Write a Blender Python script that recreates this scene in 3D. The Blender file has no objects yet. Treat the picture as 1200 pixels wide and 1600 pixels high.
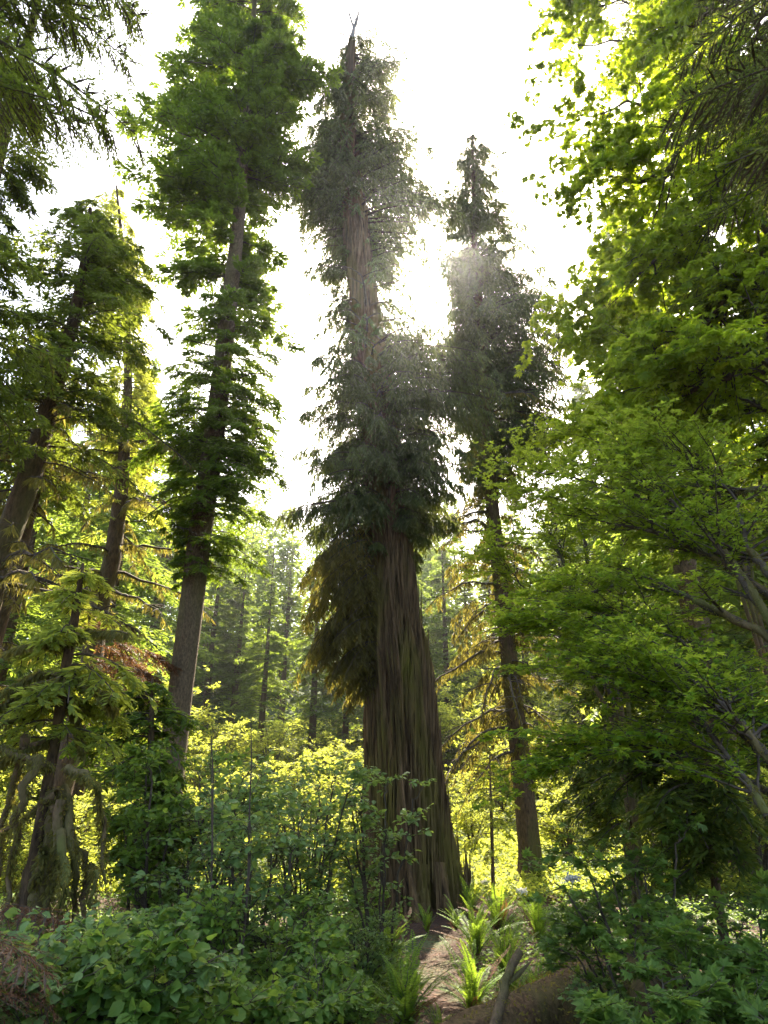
import bpy, math, random
import numpy as np
from mathutils import Vector

# ------------------------------------------------------------------ camera, sky, sun, exposure
SC = bpy.context.scene
CAM_Z = 2.93
PITCH = math.atan(1000 / 2260)          # camera looks up by 23.9 degrees
cd = bpy.data.cameras.new('camera'); cam = bpy.data.objects.new('camera', cd)
SC.collection.objects.link(cam); SC.camera = cam
cam.location = (0, 0, CAM_Z); cam.rotation_euler = (math.pi / 2 + PITCH, 0, 0)
cd.sensor_fit = 'VERTICAL'; cd.sensor_height = 36; cd.lens = 22.5
cd.clip_start = 0.05; cd.clip_end = 2000
SUN_EL = math.radians(46.5); SUN_AZ = math.radians(7.5)     # azimuth to the right of straight ahead
world = bpy.data.worlds.new('World'); SC.world = world; world.use_nodes = True
wn = world.node_tree.nodes; wn.clear()
bgn = wn.new('ShaderNodeBackground'); sky = wn.new('ShaderNodeTexSky'); wo = wn.new('ShaderNodeOutputWorld')
sky.sky_type = 'NISHITA'; sky.sun_disc = False; sky.sun_elevation = SUN_EL; sky.sun_rotation = SUN_AZ
sky.air_density = 1.0; sky.dust_density = 4.0; sky.ozone_density = .6
bgn.inputs[1].default_value = 0.135
world.node_tree.links.new(sky.outputs[0], bgn.inputs[0]); world.node_tree.links.new(bgn.outputs[0], wo.inputs[0])
sd = bpy.data.lights.new('sun', 'SUN'); sun = bpy.data.objects.new('sun', sd); SC.collection.objects.link(sun)
sd.energy = 5.0; sd.angle = math.radians(0.55); sd.color = (1.0, 0.89, 0.70)
sv = Vector((math.cos(SUN_EL) * math.sin(SUN_AZ), math.cos(SUN_EL) * math.cos(SUN_AZ), math.sin(SUN_EL)))
sun.rotation_euler = sv.to_track_quat('Z', 'Y').to_euler(); sun.location = sv * 100
SC.view_settings.view_transform = 'Standard'; SC.view_settings.look = 'None'
SC.view_settings.exposure = 2.4; SC.view_settings.gamma = 1.0; SC.view_settings.use_curve_mapping = False
SC.cycles.max_bounces = 8; SC.cycles.diffuse_bounces = 4; SC.cycles.transmission_bounces = 5
SC.cycles.volume_bounces = 0; SC.cycles.use_denoising = True
SC.cycles.caustics_reflective = False; SC.cycles.caustics_refractive = False

rng = np.random.default_rng(7)
CP, SP = math.cos(PITCH), math.sin(PITCH)

def P(px, py, D):
    """world point that stands D metres ahead (world Y) in the direction of photo pixel px, py"""
    u = (px - 600) / 1000.0; v = (800 - py) / 1000.0
    r = np.array([u, CP - v * SP, SP + v * CP])
    return np.array([0, 0, CAM_Z]) + r * (D / r[1])

# ------------------------------------------------------------------ noise
def _h(i, j, k):
    n = (i * 374761393 + j * 668265263 + k * 2147483647 % 1274126177) & 0xffffffff
    n = ((n ^ (n >> 13)) * 1274126177) & 0xffffffff
    return ((n ^ (n >> 16)) & 0xffff) / 65535.0 * 2 - 1
def vnoise(x, y, z):
    x, y, z = np.broadcast_arrays(np.asarray(x, float), np.asarray(y, float), np.asarray(z, float))
    i = np.floor(x).astype(np.int64); j = np.floor(y).astype(np.int64); k = np.floor(z).astype(np.int64)
    fx, fy, fz = x - i, y - j, z - k
    fx = fx * fx * (3 - 2 * fx); fy = fy * fy * (3 - 2 * fy); fz = fz * fz * (3 - 2 * fz)
    r = 0
    for a in (0, 1):
        for b in (0, 1):
            for c in (0, 1):
                r = r + _h(i + a, j + b, k + c) * (fx if a else 1 - fx) * (fy if b else 1 - fy) * (fz if c else 1 - fz)
    return r
def fbm(x, y, z, o=3):
    return sum(vnoise(x * 2**q + 17 * q, y * 2**q, z * 2**q) / 2**q for q in range(o))
def nrm(v): return v / (np.linalg.norm(v, axis=-1, keepdims=True) + 1e-9)

def ground_z(x, y):
    x = np.asarray(x, float); y = np.asarray(y, float)
    z = np.interp(y, [-40, 0, 2, 9, 14, 20, 24, 34, 50, 70, 95, 140, 400], [2.5, 1.3, 1.3, .45, .2, 0, .45, 1.2, 4.2, 11, 22, 32, 45])
    z = z + .32 * np.exp(-((x - 1.0)**2 + (y - 20)**2) / 6.0)
    z = z + 0.12 * fbm(x * .35, y * .35, 3.3, 2) * np.clip(y / 6, .3, 1)
    z = z + np.clip((-x - 6) / 30, 0, 1) * np.clip((y - 8) / 20, 0, 1) * 2.0 + np.clip((x - 10) / 30, 0, 1) * 3.0
    z = z + fbm(x * .04, y * .04, 9.1, 2) * np.clip((y - 30) / 30, 0, 1) * 2.5
    return z

# ------------------------------------------------------------------ mesh soup
class Soup:
    def __init__(s): s.V = []; s.F = []; s.M = []; s.n = 0; s.SM = []
    def add(s, V, F, m=0, smooth=False):
        V = np.asarray(V, np.float32).reshape(-1, 3); F = np.asarray(F, np.int32).reshape(-1, 4)
        s.V.append(V); s.F.append(F + s.n); s.n += len(V)
        s.M.append(np.full(len(F), m, np.int32)); s.SM.append(np.full(len(F), smooth, bool))
    def mesh(s, name, mats):
        V = np.concatenate(s.V); F = np.concatenate(s.F); M = np.concatenate(s.M); SM = np.concatenate(s.SM)
        me = bpy.data.meshes.new(name)
        me.vertices.add(len(V)); me.vertices.foreach_set('co', V.ravel())
        me.loops.add(len(F) * 4); me.loops.foreach_set('vertex_index', F.ravel())
        me.polygons.add(len(F)); me.polygons.foreach_set('loop_start', np.arange(0, len(F) * 4, 4, dtype=np.int32))
        for m in mats: me.materials.append(m)
        me.polygons.foreach_set('material_index', M); me.polygons.foreach_set('use_smooth', SM)
        me.update(calc_edges=True)
        return me
    def leaves(s, B, D, N, L, W, m=0, fold=0.12):
        """rhombus leaves: base B, direction D, normal N, length L, width W"""
        B = B.reshape(-1, 3); n = len(B)
        D = nrm(D.reshape(-1, 3)); N = N.reshape(-1, 3)
        S = nrm(np.cross(D, N)); U = np.cross(S, D)
        L = np.broadcast_to(np.asarray(L, float).reshape(-1) if np.ndim(L) else L, (n,))[:, None]
        W = np.broadcast_to(np.asarray(W, float).reshape(-1) if np.ndim(W) else W, (n,))[:, None]
        mid = B + D * L * .45 + U * W * fold
        V = np.stack([B, mid + S * W * .5, B + D * L, mid - S * W * .5], 1)
        s.add(V, np.arange(n * 4).reshape(n, 4), m)
    def ovate(s, B, D, N, L, W, m=0):
        """broad leaves of four quads, folded along the midrib"""
        B = B.reshape(-1, 3); n = len(B); D = nrm(D.reshape(-1, 3)); N = N.reshape(-1, 3)
        S = nrm(np.cross(D, N)); U = np.cross(S, D)
        L = np.broadcast_to(L, (n,))[:, None]; W = np.broadcast_to(W, (n,))[:, None]
        def p(t, w, u): return B + D * L * t + S * W * w + U * W * u
        V = np.stack([p(0, 0, 0), p(.5, 0, .02), p(1, 0, -.12), p(.22, .38, .1), p(.52, .5, .12), p(.82, .24, .0),
                      p(.22, -.38, .1), p(.52, -.5, .12), p(.82, -.24, .0)], 1)
        q = np.array([[0, 3, 4, 1], [1, 4, 5, 2], [0, 1, 7, 6], [1, 2, 8, 7]])
        F = (q[None] + (np.arange(n) * 9)[:, None, None]).reshape(-1, 4)
        s.add(V, F, m)
    def palmate(s, B, D, N, L, m=0, lobes=(-1.25, -.62, 0, .62, 1.25)):
        B = B.reshape(-1, 3); D = nrm(D.reshape(-1, 3)); N = N.reshape(-1, 3)
        S = nrm(np.cross(D, N)); U = nrm(np.cross(S, D)); L = np.broadcast_to(L, (len(B),))
        for a in lobes:
            d = D * math.cos(a) + S * math.sin(a) - U * .12 * abs(a)
            s.leaves(B, d, U, L * (1 - .2 * abs(a)), L * .42, m)
    def tubes(s, Pts, R, sides=5, m=0, smooth=True):
        """Pts (k,n,3), R (k,n)"""
        Pts = np.asarray(Pts, float); R = np.asarray(R, float)
        if Pts.ndim == 2: Pts = Pts[None]; R = R[None]
        k, n, _ = Pts.shape
        T = nrm(np.gradient(Pts, axis=1))
        ref = np.where(np.abs(T[:, :1, 2:3]) > .8, np.array([[[1., 0, 0]]]), np.array([[[0, 0, 1.]]]))
        A = nrm(np.cross(T, np.broadcast_to(ref, T.shape))); Bn = np.cross(T, A)
        th = np.arange(sides) / sides * 2 * math.pi
        V = Pts[:, :, None] + R[:, :, None, None] * (A[:, :, None] * np.cos(th)[:, None] + Bn[:, :, None] * np.sin(th)[:, None])
        i = np.arange(n - 1)[:, None]; j = np.arange(sides)[None]
        f = np.stack([i * sides + j, i * sides + (j + 1) % sides, (i + 1) * sides + (j + 1) % sides, (i + 1) * sides + j], -1).reshape(-1, 4)
        F = (f[None] + (np.arange(k) * n * sides)[:, None, None]).reshape(-1, 4)
        s.add(V, F, m, smooth)

# ------------------------------------------------------------------ materials
def mat(name):
    m = bpy.data.materials.new(name); m.use_nodes = True
    nt = m.node_tree; nt.nodes.clear(); return m, nt, nt.nodes, nt.links
def ramp(nd, stops):
    r = nd.new('ShaderNodeValToRGB'); e = r.color_ramp.elements
    while len(e) < len(stops): e.new(.5)
    for q, (p, c) in enumerate(stops): e[q].position = p; e[q].color = (*c, 1)
    return r
def leafmat(name, dark, light, trans, tf=.42, rough=.6, scale=.9, spec=.15):
    m, nt, nd, lk = mat(name)
    tc = nd.new('ShaderNodeTexCoord'); no = nd.new('ShaderNodeTexNoise'); no.inputs['Scale'].default_value = scale
    no.inputs['Detail'].default_value = 3
    lk.new(tc.outputs['Object'], no.inputs['Vector'])
    ge = nd.new('ShaderNodeNewGeometry'); oi = nd.new('ShaderNodeObjectInfo')
    ad = nd.new('ShaderNodeMath'); ad.operation = 'MULTIPLY_ADD'; ad.inputs[1].default_value = .6
    lk.new(ge.outputs['Random Per Island'], ad.inputs[0])
    s2 = nd.new('ShaderNodeMath'); s2.operation = 'MULTIPLY_ADD'; s2.inputs[1].default_value = .9; s2.inputs[2].default_value = -.3
    lk.new(no.outputs[0], s2.inputs[0]); lk.new(s2.outputs[0], ad.inputs[2])
    rp = ramp(nd, [(.1, dark), (.80, light), (.97, (min(1, light[0] * 1.6 + .04), light[1] * 1.15, light[2] * .8))]); lk.new(ad.outputs[0], rp.inputs[0])
    hs = nd.new('ShaderNodeHueSaturation'); lk.new(rp.outputs[0], hs.inputs['Color'])
    v = nd.new('ShaderNodeMath'); v.operation = 'MULTIPLY_ADD'; v.inputs[1].default_value = .3; v.inputs[2].default_value = .85
    lk.new(oi.outputs['Random'], v.inputs[0]); lk.new(v.outputs[0], hs.inputs['Value'])
    pb = nd.new('ShaderNodeBsdfPrincipled'); pb.inputs['Roughness'].default_value = rough
    pb.inputs['Specular IOR Level'].default_value = spec
    lk.new(hs.outputs[0], pb.inputs['Base Color'])
    tr = nd.new('ShaderNodeBsdfTranslucent')
    mc = nd.new('ShaderNodeMix'); mc.data_type = 'RGBA'; mc.blend_type = 'MIX'
    mc.inputs['A'].default_value = (*[c * .55 for c in trans], 1); mc.inputs['B'].default_value = (*trans, 1)
    lk.new(ad.outputs[0], mc.inputs['Factor']); lk.new(mc.outputs['Result'], tr.inputs[0])
    mx = nd.new('ShaderNodeMixShader'); mx.inputs[0].default_value = tf
    lk.new(pb.outputs[0], mx.inputs[1]); lk.new(tr.outputs[0], mx.inputs[2])
    o = nd.new('ShaderNodeOutputMaterial'); lk.new(mx.outputs[0], o.inputs[0])
    return m
def barkmat(name, c1, c2, moss, mossamt, sc=(6, 6, 1.0), bump=.5, rough=.9):
    m, nt, nd, lk = mat(name)
    tc = nd.new('ShaderNodeTexCoord'); mp = nd.new('ShaderNodeMapping'); mp.inputs['Scale'].default_value = sc
    lk.new(tc.outputs['Object'], mp.inputs[0])
    n1 = nd.new('ShaderNodeTexNoise'); n1.inputs['Scale'].default_value = 1.6; n1.inputs['Detail'].default_value = 8; n1.inputs['Roughness'].default_value = .65
    lk.new(mp.outputs[0], n1.inputs['Vector'])
    rp = ramp(nd, [(.32, c1), (.68, c2)]); lk.new(n1.outputs[0], rp.inputs[0])
    n2 = nd.new('ShaderNodeTexNoise'); n2.inputs['Scale'].default_value = .9; n2.inputs['Detail'].default_value = 5
    m2 = nd.new('ShaderNodeMapping'); m2.inputs['Scale'].default_value = (1.6, 1.6, .35); lk.new(tc.outputs['Object'], m2.inputs[0]); lk.new(m2.outputs[0], n2.inputs['Vector'])
    r2 = ramp(nd, [(.62 - .3 * mossamt, (0, 0, 0)), (.85 - .3 * mossamt, (1, 1, 1))]); lk.new(n2.outputs[0], r2.inputs[0])
    mc = nd.new('ShaderNodeMix'); mc.data_type = 'RGBA'; lk.new(r2.outputs[0], mc.inputs['Factor']); lk.new(rp.outputs[0], mc.inputs['A'])
    mc.inputs['B'].default_value = (*moss, 1)
    pb = nd.new('ShaderNodeBsdfPrincipled'); pb.inputs['Roughness'].default_value = rough; pb.inputs['Specular IOR Level'].default_value = .2
    lk.new(mc.outputs['Result'], pb.inputs['Base Color'])
    bp = nd.new('ShaderNodeBump'); bp.inputs['Strength'].default_value = bump; bp.inputs['Distance'].default_value = .06
    lk.new(n1.outputs[0], bp.inputs['Height']); lk.new(bp.outputs[0], pb.inputs['Normal'])
    o = nd.new('ShaderNodeOutputMaterial'); lk.new(pb.outputs[0], o.inputs[0])
    return m

M_cedar = leafmat('cedar_foliage', (.028, .048, .020), (.085, .110, .038), (.26, .30, .05), .38)
M_fir = leafmat('fir_foliage', (.030, .068, .014), (.095, .155, .024), (.36, .50, .03), .42)
M_hem = leafmat('hemlock_foliage', (.032, .060, .014), (.100, .140, .028), (.36, .44, .04), .42)
M_far = leafmat('far_foliage', (.035, .075, .018), (.100, .165, .030), (.42, .55, .06), .48, scale=.3)
M_maple = leafmat('maple_leaves', (.045, .110, .010), (.110, .220, .018), (.62, .76, .03), .56, rough=.45)
M_vine = leafmat('vine_maple_leaves', (.055, .125, .012), (.130, .240, .020), (.60, .72, .05), .54, rough=.45)
M_shrub = leafmat('shrub_leaves', (.060, .130, .018), (.160, .250, .038), (.36, .52, .06), .45, rough=.5, spec=.28)
M_pale = leafmat('pale_shrub_leaves', (.085, .155, .045), (.180, .280, .085), (.40, .54, .08), .45, rough=.5, spec=.28)
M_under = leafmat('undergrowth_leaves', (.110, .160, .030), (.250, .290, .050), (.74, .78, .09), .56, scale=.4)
M_fern = leafmat('fern_fronds', (.070, .150, .015), (.160, .270, .028), (.46, .66, .05), .46, rough=.45)
M_brown = leafmat('dead_needles', (.070, .032, .015), (.160, .075, .035), (.30, .14, .05), .30)
M_moss = leafmat('hanging_moss', (.090, .090, .025), (.180, .170, .045), (.45, .38, .06), .45)
M_logbark = barkmat('log_bark', (.05, .028, .014), (.23, .14, .07), (.12, .12, .03), .35, (12, 12, 12), 1.0)
M_old = leafmat('old_sprays', (.045, .042, .012), (.120, .100, .028), (.40, .34, .05), .42)
M_cbark = barkmat('cedar_bark', (.022, .012, .006), (.200, .125, .058), (.120, .105, .018), .52, (7, 7, .28), 1.0)
M_fbark = barkmat('fir_bark', (.055, .038, .022), (.190, .135, .075), (.12, .115, .035), .4, (16, 16, 7), 1.0)
M_hbark = barkmat('hemlock_bark', (.035, .022, .013), (.150, .095, .050), (.10, .095, .02), .45, (14, 14, 4), 1.0) # (6, 6, 1.2), .6)
M_moss_bark = barkmat('mossy_bark', (.065, .040, .022), (.21, .14, .075), (.11, .12, .025), .75, (7, 7, 2), .6)
M_twig = barkmat('twig_bark', (.045, .032, .022), (.11, .085, .06), (.08, .08, .03), .3, (9, 9, 9), .2)
M_grey = barkmat('weathered_wood', (.13, .11, .10), (.30, .27, .24), (.10, .10, .06), .0, (9, 9, 2), .4)
M_flower = leafmat('white_petals', (.60, .60, .52), (.80, .80, .72), (.7, .7, .6), .3)

# ------------------------------------------------------------------ things and parts
COL = SC.collection
def empty(name, loc, label, cat, group=None):
    o = bpy.data.objects.new(name, None); COL.objects.link(o); o.location = tuple(float(c) for c in loc)
    o.empty_display_size = .3; o['label'] = label; o['category'] = cat
    if group: o['group'] = group
    return o
def part(name, soup, mats, root, label=None):
    me = soup.mesh(name, mats)
    o = bpy.data.objects.new(name, me); COL.objects.link(o); o.parent = root
    off = Vector(root.location)
    if off.length > 0:                                   # soups are built in world coordinates
        co = np.empty(len(me.vertices) * 3, np.float32); me.vertices.foreach_get('co', co)
        co = co.reshape(-1, 3) - np.array(off, np.float32); me.vertices.foreach_set('co', co.ravel()); me.update()
    if label: o['label'] = label
    return o
def solo(name, soup, mats, label=None, cat=None, group=None, kind=None):
    me = soup.mesh(name, mats); o = bpy.data.objects.new(name, me); COL.objects.link(o)
    if label: o['label'] = label
    if cat: o['category'] = cat
    if group: o['group'] = group
    if kind: o['kind'] = kind
    return o
def copy_tree(root, loc, rz, sc, label, group, cat=None):
    r = root.copy(); COL.objects.link(r); r.location = tuple(float(c) for c in loc); r.rotation_euler = (0, 0, rz)
    r.scale = sc if isinstance(sc, tuple) else (sc, sc, sc)
    r['label'] = label; r['group'] = group
    if cat: r['category'] = cat
    for ch in list(root.children):
        c = ch.copy(); COL.objects.link(c); c.parent = r
        for g in ch.children:
            d = g.copy(); COL.objects.link(d); d.parent = c
    return r

# ------------------------------------------------------------------ foliage builders
ST = {
 'cedar': dict(n2=24, n3=11, l2=.40, rise=.05, droop=.42, hang=1.15, hang3=.9, ll=.28, lw=.055),
 'fir':   dict(n2=22, n3=14, l2=.40, rise=.18, droop=.30, hang=.12, hang3=.02, ll=.20, lw=.075),
 'hem':   dict(n2=24, n3=14, l2=.42, rise=.16, droop=.48, hang=.28, hang3=.12, ll=.17, lw=.055),
}
def bough(S, a, az, L, st, rg, ml=0, mw=1, wood=.018, k=1.0, bare=.12, upturn=0.0, tilt=0.0):
    q = st; n = 9
    t = np.linspace(0, 1, n)
    h = np.array([math.cos(az), math.sin(az), 0]); sd_ = np.array([-math.sin(az), math.cos(az), 0])
    wob = rg.uniform(-.12, .12)
    p = a + L * (h * t[:, None] + sd_ * (wob * np.sin(t * 2.6))[:, None])
    p[:, 2] += L * ((q['rise'] + tilt) * t - q['droop'] * rg.uniform(.7, 1.3) * t**2 + upturn * t**4)
    S.tubes(p, wood * L / 3 * (1.05 - t) * 1.6 + min(.006, wood * .6), 4, mw)
    n2 = max(6, int(q['n2'] * min(1.4, .45 + L / 5) * k)); n3 = q['n3']
    t2 = np.sort(rg.uniform(bare, 1.0, n2)); t2[-1] = 1
    x = t2 * (n - 1); i0 = np.clip(x.astype(int), 0, n - 2); f = (x - i0)[:, None]
    b = p[i0] * (1 - f) + p[i0 + 1] * f; tg = nrm(p[i0 + 1] - p[i0])
    sg = np.where(np.arange(n2) % 2, 1., -1.)[:, None] * rg.uniform(.5, 1.15, (n2, 1))
    d2 = nrm(tg * rg.uniform(.45, .9, (n2, 1)) + sd_ * sg + rg.normal(0, .16, (n2, 3)) - np.array([0, 0, 1]) * q['hang'] * rg.uniform(.5, 1.4, (n2, 1)))
    l2 = (q['l2'] * L * (1.08 - t2) * rg.uniform(.55, 1.15, n2) + .10 + .06 * L)
    s = (np.arange(n3) + .7) / n3
    s = s[None] + rg.uniform(-.03, .03, (n2, n3))
    pos = b[:, None] + d2[:, None] * (l2[:, None] * s)[..., None]
    pos[..., 2] -= l2[:, None] * s**2 * (q['hang'] * .35 + .06)
    S.leaves(b, d2 - np.array([0, 0, .1 + .2 * q['hang']]), np.broadcast_to([0.3, .2, 1.], (n2, 3)), l2 * .95, .014 + .004 * L, mw)
    c2 = nrm(np.cross(d2, np.array([0, 0, 1.]) + 0 * d2))[:, None]
    alt = np.where(np.arange(n3) % 2, 1., -1.)[None, :, None]
    d3 = d2[:, None] * .75 + c2 * alt * .75 + rg.normal(0, .2, (n2, n3, 3)); d3[..., 2] -= q['hang3'] * rg.uniform(.4, 1.6, (n2, n3))
    N = np.array([0, 0, 1.]) + rg.normal(0, .38, (n2, n3, 3))
    sz = rg.uniform(.6, 1.25, (n2, n3)) * (1.1 - .35 * s) * min(1, .5 + L / 2.4)
    S.leaves(pos, d3, N, q['ll'] * sz, q['lw'] * sz, ml)
    return p

def trunk_curve(path, D):
    """path rows: py, centre px, width px -> z, x, radius"""
    rows = []
    for py, cx, w in path:
        p = P(cx, py, D); dpt = (p[1] * CP + (p[2] - CAM_Z) * SP)
        rows.append((p[2], p[0], w / 1000 * dpt / 2))
    rows.sort(); a = np.array(rows)
    return a[:, 0], a[:, 1], a[:, 2]

def make_trunk(S, tz, tx, tr, D, sides=40, step=.12, ridge=.05, ridges=22, flare=0.0, m=0, seed=0, zb=None, lobes=5):
    z = np.arange(tz[0], tz[-1], step); th = np.arange(sides) / sides * 2 * math.pi
    cx = np.interp(z, tz, tx); r = np.interp(z, tz, tr)
    Z, T = np.meshgrid(z, th, indexing='ij')
    tw = T + .06 * (Z - z[0]) * .3
    R = r[:, None] * np.ones_like(T)
    g = np.abs(vnoise(np.cos(tw) * ridges / 3.1 + seed, np.sin(tw) * ridges / 3.1, Z * .16 + seed))
    g2 = np.abs(vnoise(np.cos(tw) * ridges / 1.3 + seed, np.sin(tw) * ridges / 1.3, Z * .45 + 5))
    R = R * (1 + ridge * (g * 1.6 + g2 * .8 - 1.15) * 1.3 + .03 * vnoise(np.cos(T) * 1.2, np.sin(T) * 1.2, Z * .3 + seed))
    zz = Z - z[0]
    R = R * (1 + flare * np.exp(-zz / 1.1) * (0.55 + .9 * np.clip(np.cos(T * lobes + seed + .5 * vnoise(T, seed, 0)), -.5, 1)))
    V = np.stack([cx[:, None] + R * np.cos(T), D + R * np.sin(T), Z], -1)
    n = len(z); i = np.arange(n - 1)[:, None]; j = np.arange(sides)[None]
    F = np.stack([i * sides + j, i * sides + (j + 1) % sides, (i + 1) * sides + (j + 1) % sides, (i + 1) * sides + j], -1)
    S.add(V, F, m, True)
    c = len(z) - 1
    S.add(np.concatenate([V[c], [[cx[c], D, z[c] + .02]]]), [[a, (a + 1) % sides, sides, sides] for a in range(0, sides)] if False else
          [[a, (a + 1) % sides, (a + 2) % sides, sides] for a in range(0, sides, 2)], m)

def env_crown(S, env, tz, tx, tr, D, nb, style, rg, lift=.12, k=1.0, wood=.018, upturn=0., ml=0, mw=1, maxatt=None, azr=None, kmin=.55, yd=.9, tilt=0., ext=1.0, front=1.0, clump=.5):
    sd0 = rg.uniform(0, 50)
    """boughs whose tips fill the envelope rows (py, left px, right px, density)"""
    st = ST[style] if isinstance(style, str) else style
    e = np.array(sorted(env), float)
    wgt = np.interp(np.linspace(e[0, 0], e[-1, 0], 400), e[:, 0], e[:, 3])
    cdf = np.cumsum(wgt); cdf /= cdf[-1]
    for b in range(nb):
        py = np.interp(rg.uniform(), cdf, np.linspace(e[0, 0], e[-1, 0], 400))
        xl, xr = np.interp(py, e[:, 0], e[:, 1]), np.interp(py, e[:, 0], e[:, 2])
        pl, pr = P(xl, py, D), P(xr, py, D); zt = pl[2]
        tc = np.interp(zt, tz, tx)
        az = rg.uniform(0, 2 * math.pi) if azr is None else rg.uniform(*azr)
        cn = vnoise(math.cos(az) * 1.6 + sd0, math.sin(az) * 1.6, zt * .42)
        if rg.uniform() < clump * (.55 - cn * 1.6): continue
        if math.sin(az) < -.35 and rg.uniform() > front: continue
        rx = max(.15, (pr[0] - tc) if math.cos(az) > 0 else (tc - pl[0])); ry = max(.3, (pr[0] - pl[0]) / 2 * yd)
        L = math.hypot(math.cos(az) * rx, math.sin(az) * ry) * rg.uniform(kmin, 1.0) * ext * (1 + .28 * cn)
        drop = (st['droop'] - st['rise'] - tilt - upturn) * L
        za = zt + drop * .9
        if maxatt: za = min(za, maxatt)
        zmax = tz[-1] - .05; za = min(za, zmax)
        r = np.interp(za, tz, tr) * .7; c = np.interp(za, tz, tx)
        a = np.array([c + math.cos(az) * r, D + math.sin(az) * r, za])
        bough(S, a, az, max(.3, L - r), st, rg, ml, mw, wood, k, upturn=upturn, tilt=tilt, bare=min(.3, .04 + .05 * L))

def dead_sticks(S, tz, tx, tr, D, zr, n, Lr, rg, m=1, droop=.3, r0=.03, sub=3, moss=None):
    for _ in range(n):
        z = rg.uniform(*zr); az = rg.uniform(0, 2 * math.pi); L = rg.uniform(*Lr); t = np.linspace(0, 1, 8)
        c = np.interp(z, tz, tx)
        h = np.array([math.cos(az), math.sin(az), 0]); s = np.array([-h[1], h[0], 0])
        p = np.array([c, D, z]) + L * h * t[:, None] + s * (L * rg.uniform(-.2, .2) * t**2)[:, None]
        p[:, 2] += L * (rg.uniform(-.1, .25) * t - droop * t**2) + rg.normal(0, .02 * L, 8)
        S.tubes(p, r0 * L / 2 * (1.1 - t) + .004, 4, m)
        if moss is not None:
            k = int(70 * L); i = rg.integers(0, 7, k); b = p[i] + (p[i + 1] - p[i]) * rg.uniform(0, 1, (k, 1))
            S.leaves(b, rg.normal(0, .35, (k, 3)) + [0, 0, -1], rg.normal(0, 1, (k, 3)), rg.uniform(.08, .34, k), rg.uniform(.02, .05, k), moss)
        for _ in range(sub):
            i = rg.integers(3, 7); l = L * rg.uniform(.15, .4); d = nrm(h + s * rg.choice([-1, 1]) * .9 + np.array([0, 0, rg.uniform(-.6, .2)]))
            q = p[i] + d * (l * np.linspace(0, 1, 5))[:, None]; q[:, 2] -= .25 * l * np.linspace(0, 1, 5)**2
            S.tubes(q, r0 * .4 * np.linspace(1, .15, 5) * L / 2 + .003, 3, m)

def stick(S, pts, r0, r1, m=0, sides=6, jig=.0):
    pts = np.array(pts, float); n = max(8, len(pts) * 3); u = np.linspace(0, len(pts) - 1, n)
    q = np.stack([np.interp(u, np.arange(len(pts)), pts[:, c]) for c in range(3)], -1)
    if jig: q[1:-1] += rng.normal(0, jig, (n - 2, 3))
    S.tubes(q, np.linspace(r0, r1, n), sides, m)

# ------------------------------------------------------------------ ground
gs = Soup()
def sheet(x0, x1, y0, y1, nx, ny):
    sx_ = np.sinh(np.linspace(-5.6, 5.6, nx)); sx_ = sx_ / sx_.max() * x1
    sy_ = np.sinh(np.linspace(-3.2, 5.55, ny)); sy_ = np.where(sy_ < 0, sy_ / -sy_.min() * (11 - y0), sy_ / sy_.max() * (y1 - 11)) + 11
    sy_ = np.where(sy_ < y0, y0, sy_); sy_[0] = y0
    X, Y = np.meshgrid(sx_, sy_); Z = ground_z(X, Y) + np.exp(-(X / 14)**2 - ((Y - 10) / 14)**2) * (.10 * (fbm(X * 1.1, Y * 1.1, 4.4, 3)) - .06)
    V = np.stack([X, Y, Z], -1); i = np.arange(ny - 1)[:, None]; j = np.arange(nx - 1)[None]
    F = np.stack([i * nx + j, i * nx + j + 1, (i + 1) * nx + j + 1, (i + 1) * nx + j], -1)
    gs.add(V, F, 0, True)
sheet(-400, 400, -40, 400, 601, 501)
m, nt, nd, lk = mat('forest_floor')
tc = nd.new('ShaderNodeTexCoord'); n1 = nd.new('ShaderNodeTexNoise'); n1.inputs['Scale'].default_value = .5; n1.inputs['Detail'].default_value = 6
n2 = nd.new('ShaderNodeTexNoise'); n2.inputs['Scale'].default_value = 14; n2.inputs['Detail'].default_value = 8
lk.new(tc.outputs['Object'], n1.inputs['Vector']); lk.new(tc.outputs['Object'], n2.inputs['Vector'])
r1 = ramp(nd, [(.3, (.035, .016, .009)), (.55, (.060, .026, .013)), (.8, (.14, .055, .028))]); lk.new(n2.outputs[0], r1.inputs[0])
r2 = ramp(nd, [(.3, (.030, .050, .012)), (.7, (.085, .115, .03))]); lk.new(n2.outputs[0], r2.inputs[0])
sx = nd.new('ShaderNodeSeparateXYZ'); lk.new(tc.outputs['Object'], sx.inputs[0])
mr = nd.new('ShaderNodeMapRange'); mr.inputs[1].default_value = 21; mr.inputs[2].default_value = 27; lk.new(sx.outputs['Y'], mr.inputs[0])
ad = nd.new('ShaderNodeMath'); ad.operation = 'ADD'; ad.use_clamp = True
r3 = ramp(nd, [(.5, (0, 0, 0)), (.62, (1, 1, 1))]); lk.new(n1.outputs[0], r3.inputs[0]); lk.new(r3.outputs[0], ad.inputs[0]); lk.new(mr.outputs[0], ad.inputs[1])
mc = nd.new('ShaderNodeMix'); mc.data_type = 'RGBA'; lk.new(ad.outputs[0], mc.inputs['Factor']); lk.new(r1.outputs[0], mc.inputs['A']); lk.new(r2.outputs[0], mc.inputs['B'])
pb = nd.new('ShaderNodeBsdfPrincipled'); pb.inputs['Roughness'].default_value = .95; lk.new(mc.outputs['Result'], pb.inputs['Base Color'])
bp = nd.new('ShaderNodeBump'); bp.inputs['Distance'].default_value = .08; lk.new(n2.outputs[0], bp.inputs['Height']); lk.new(bp.outputs[0], pb.inputs['Normal'])
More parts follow.
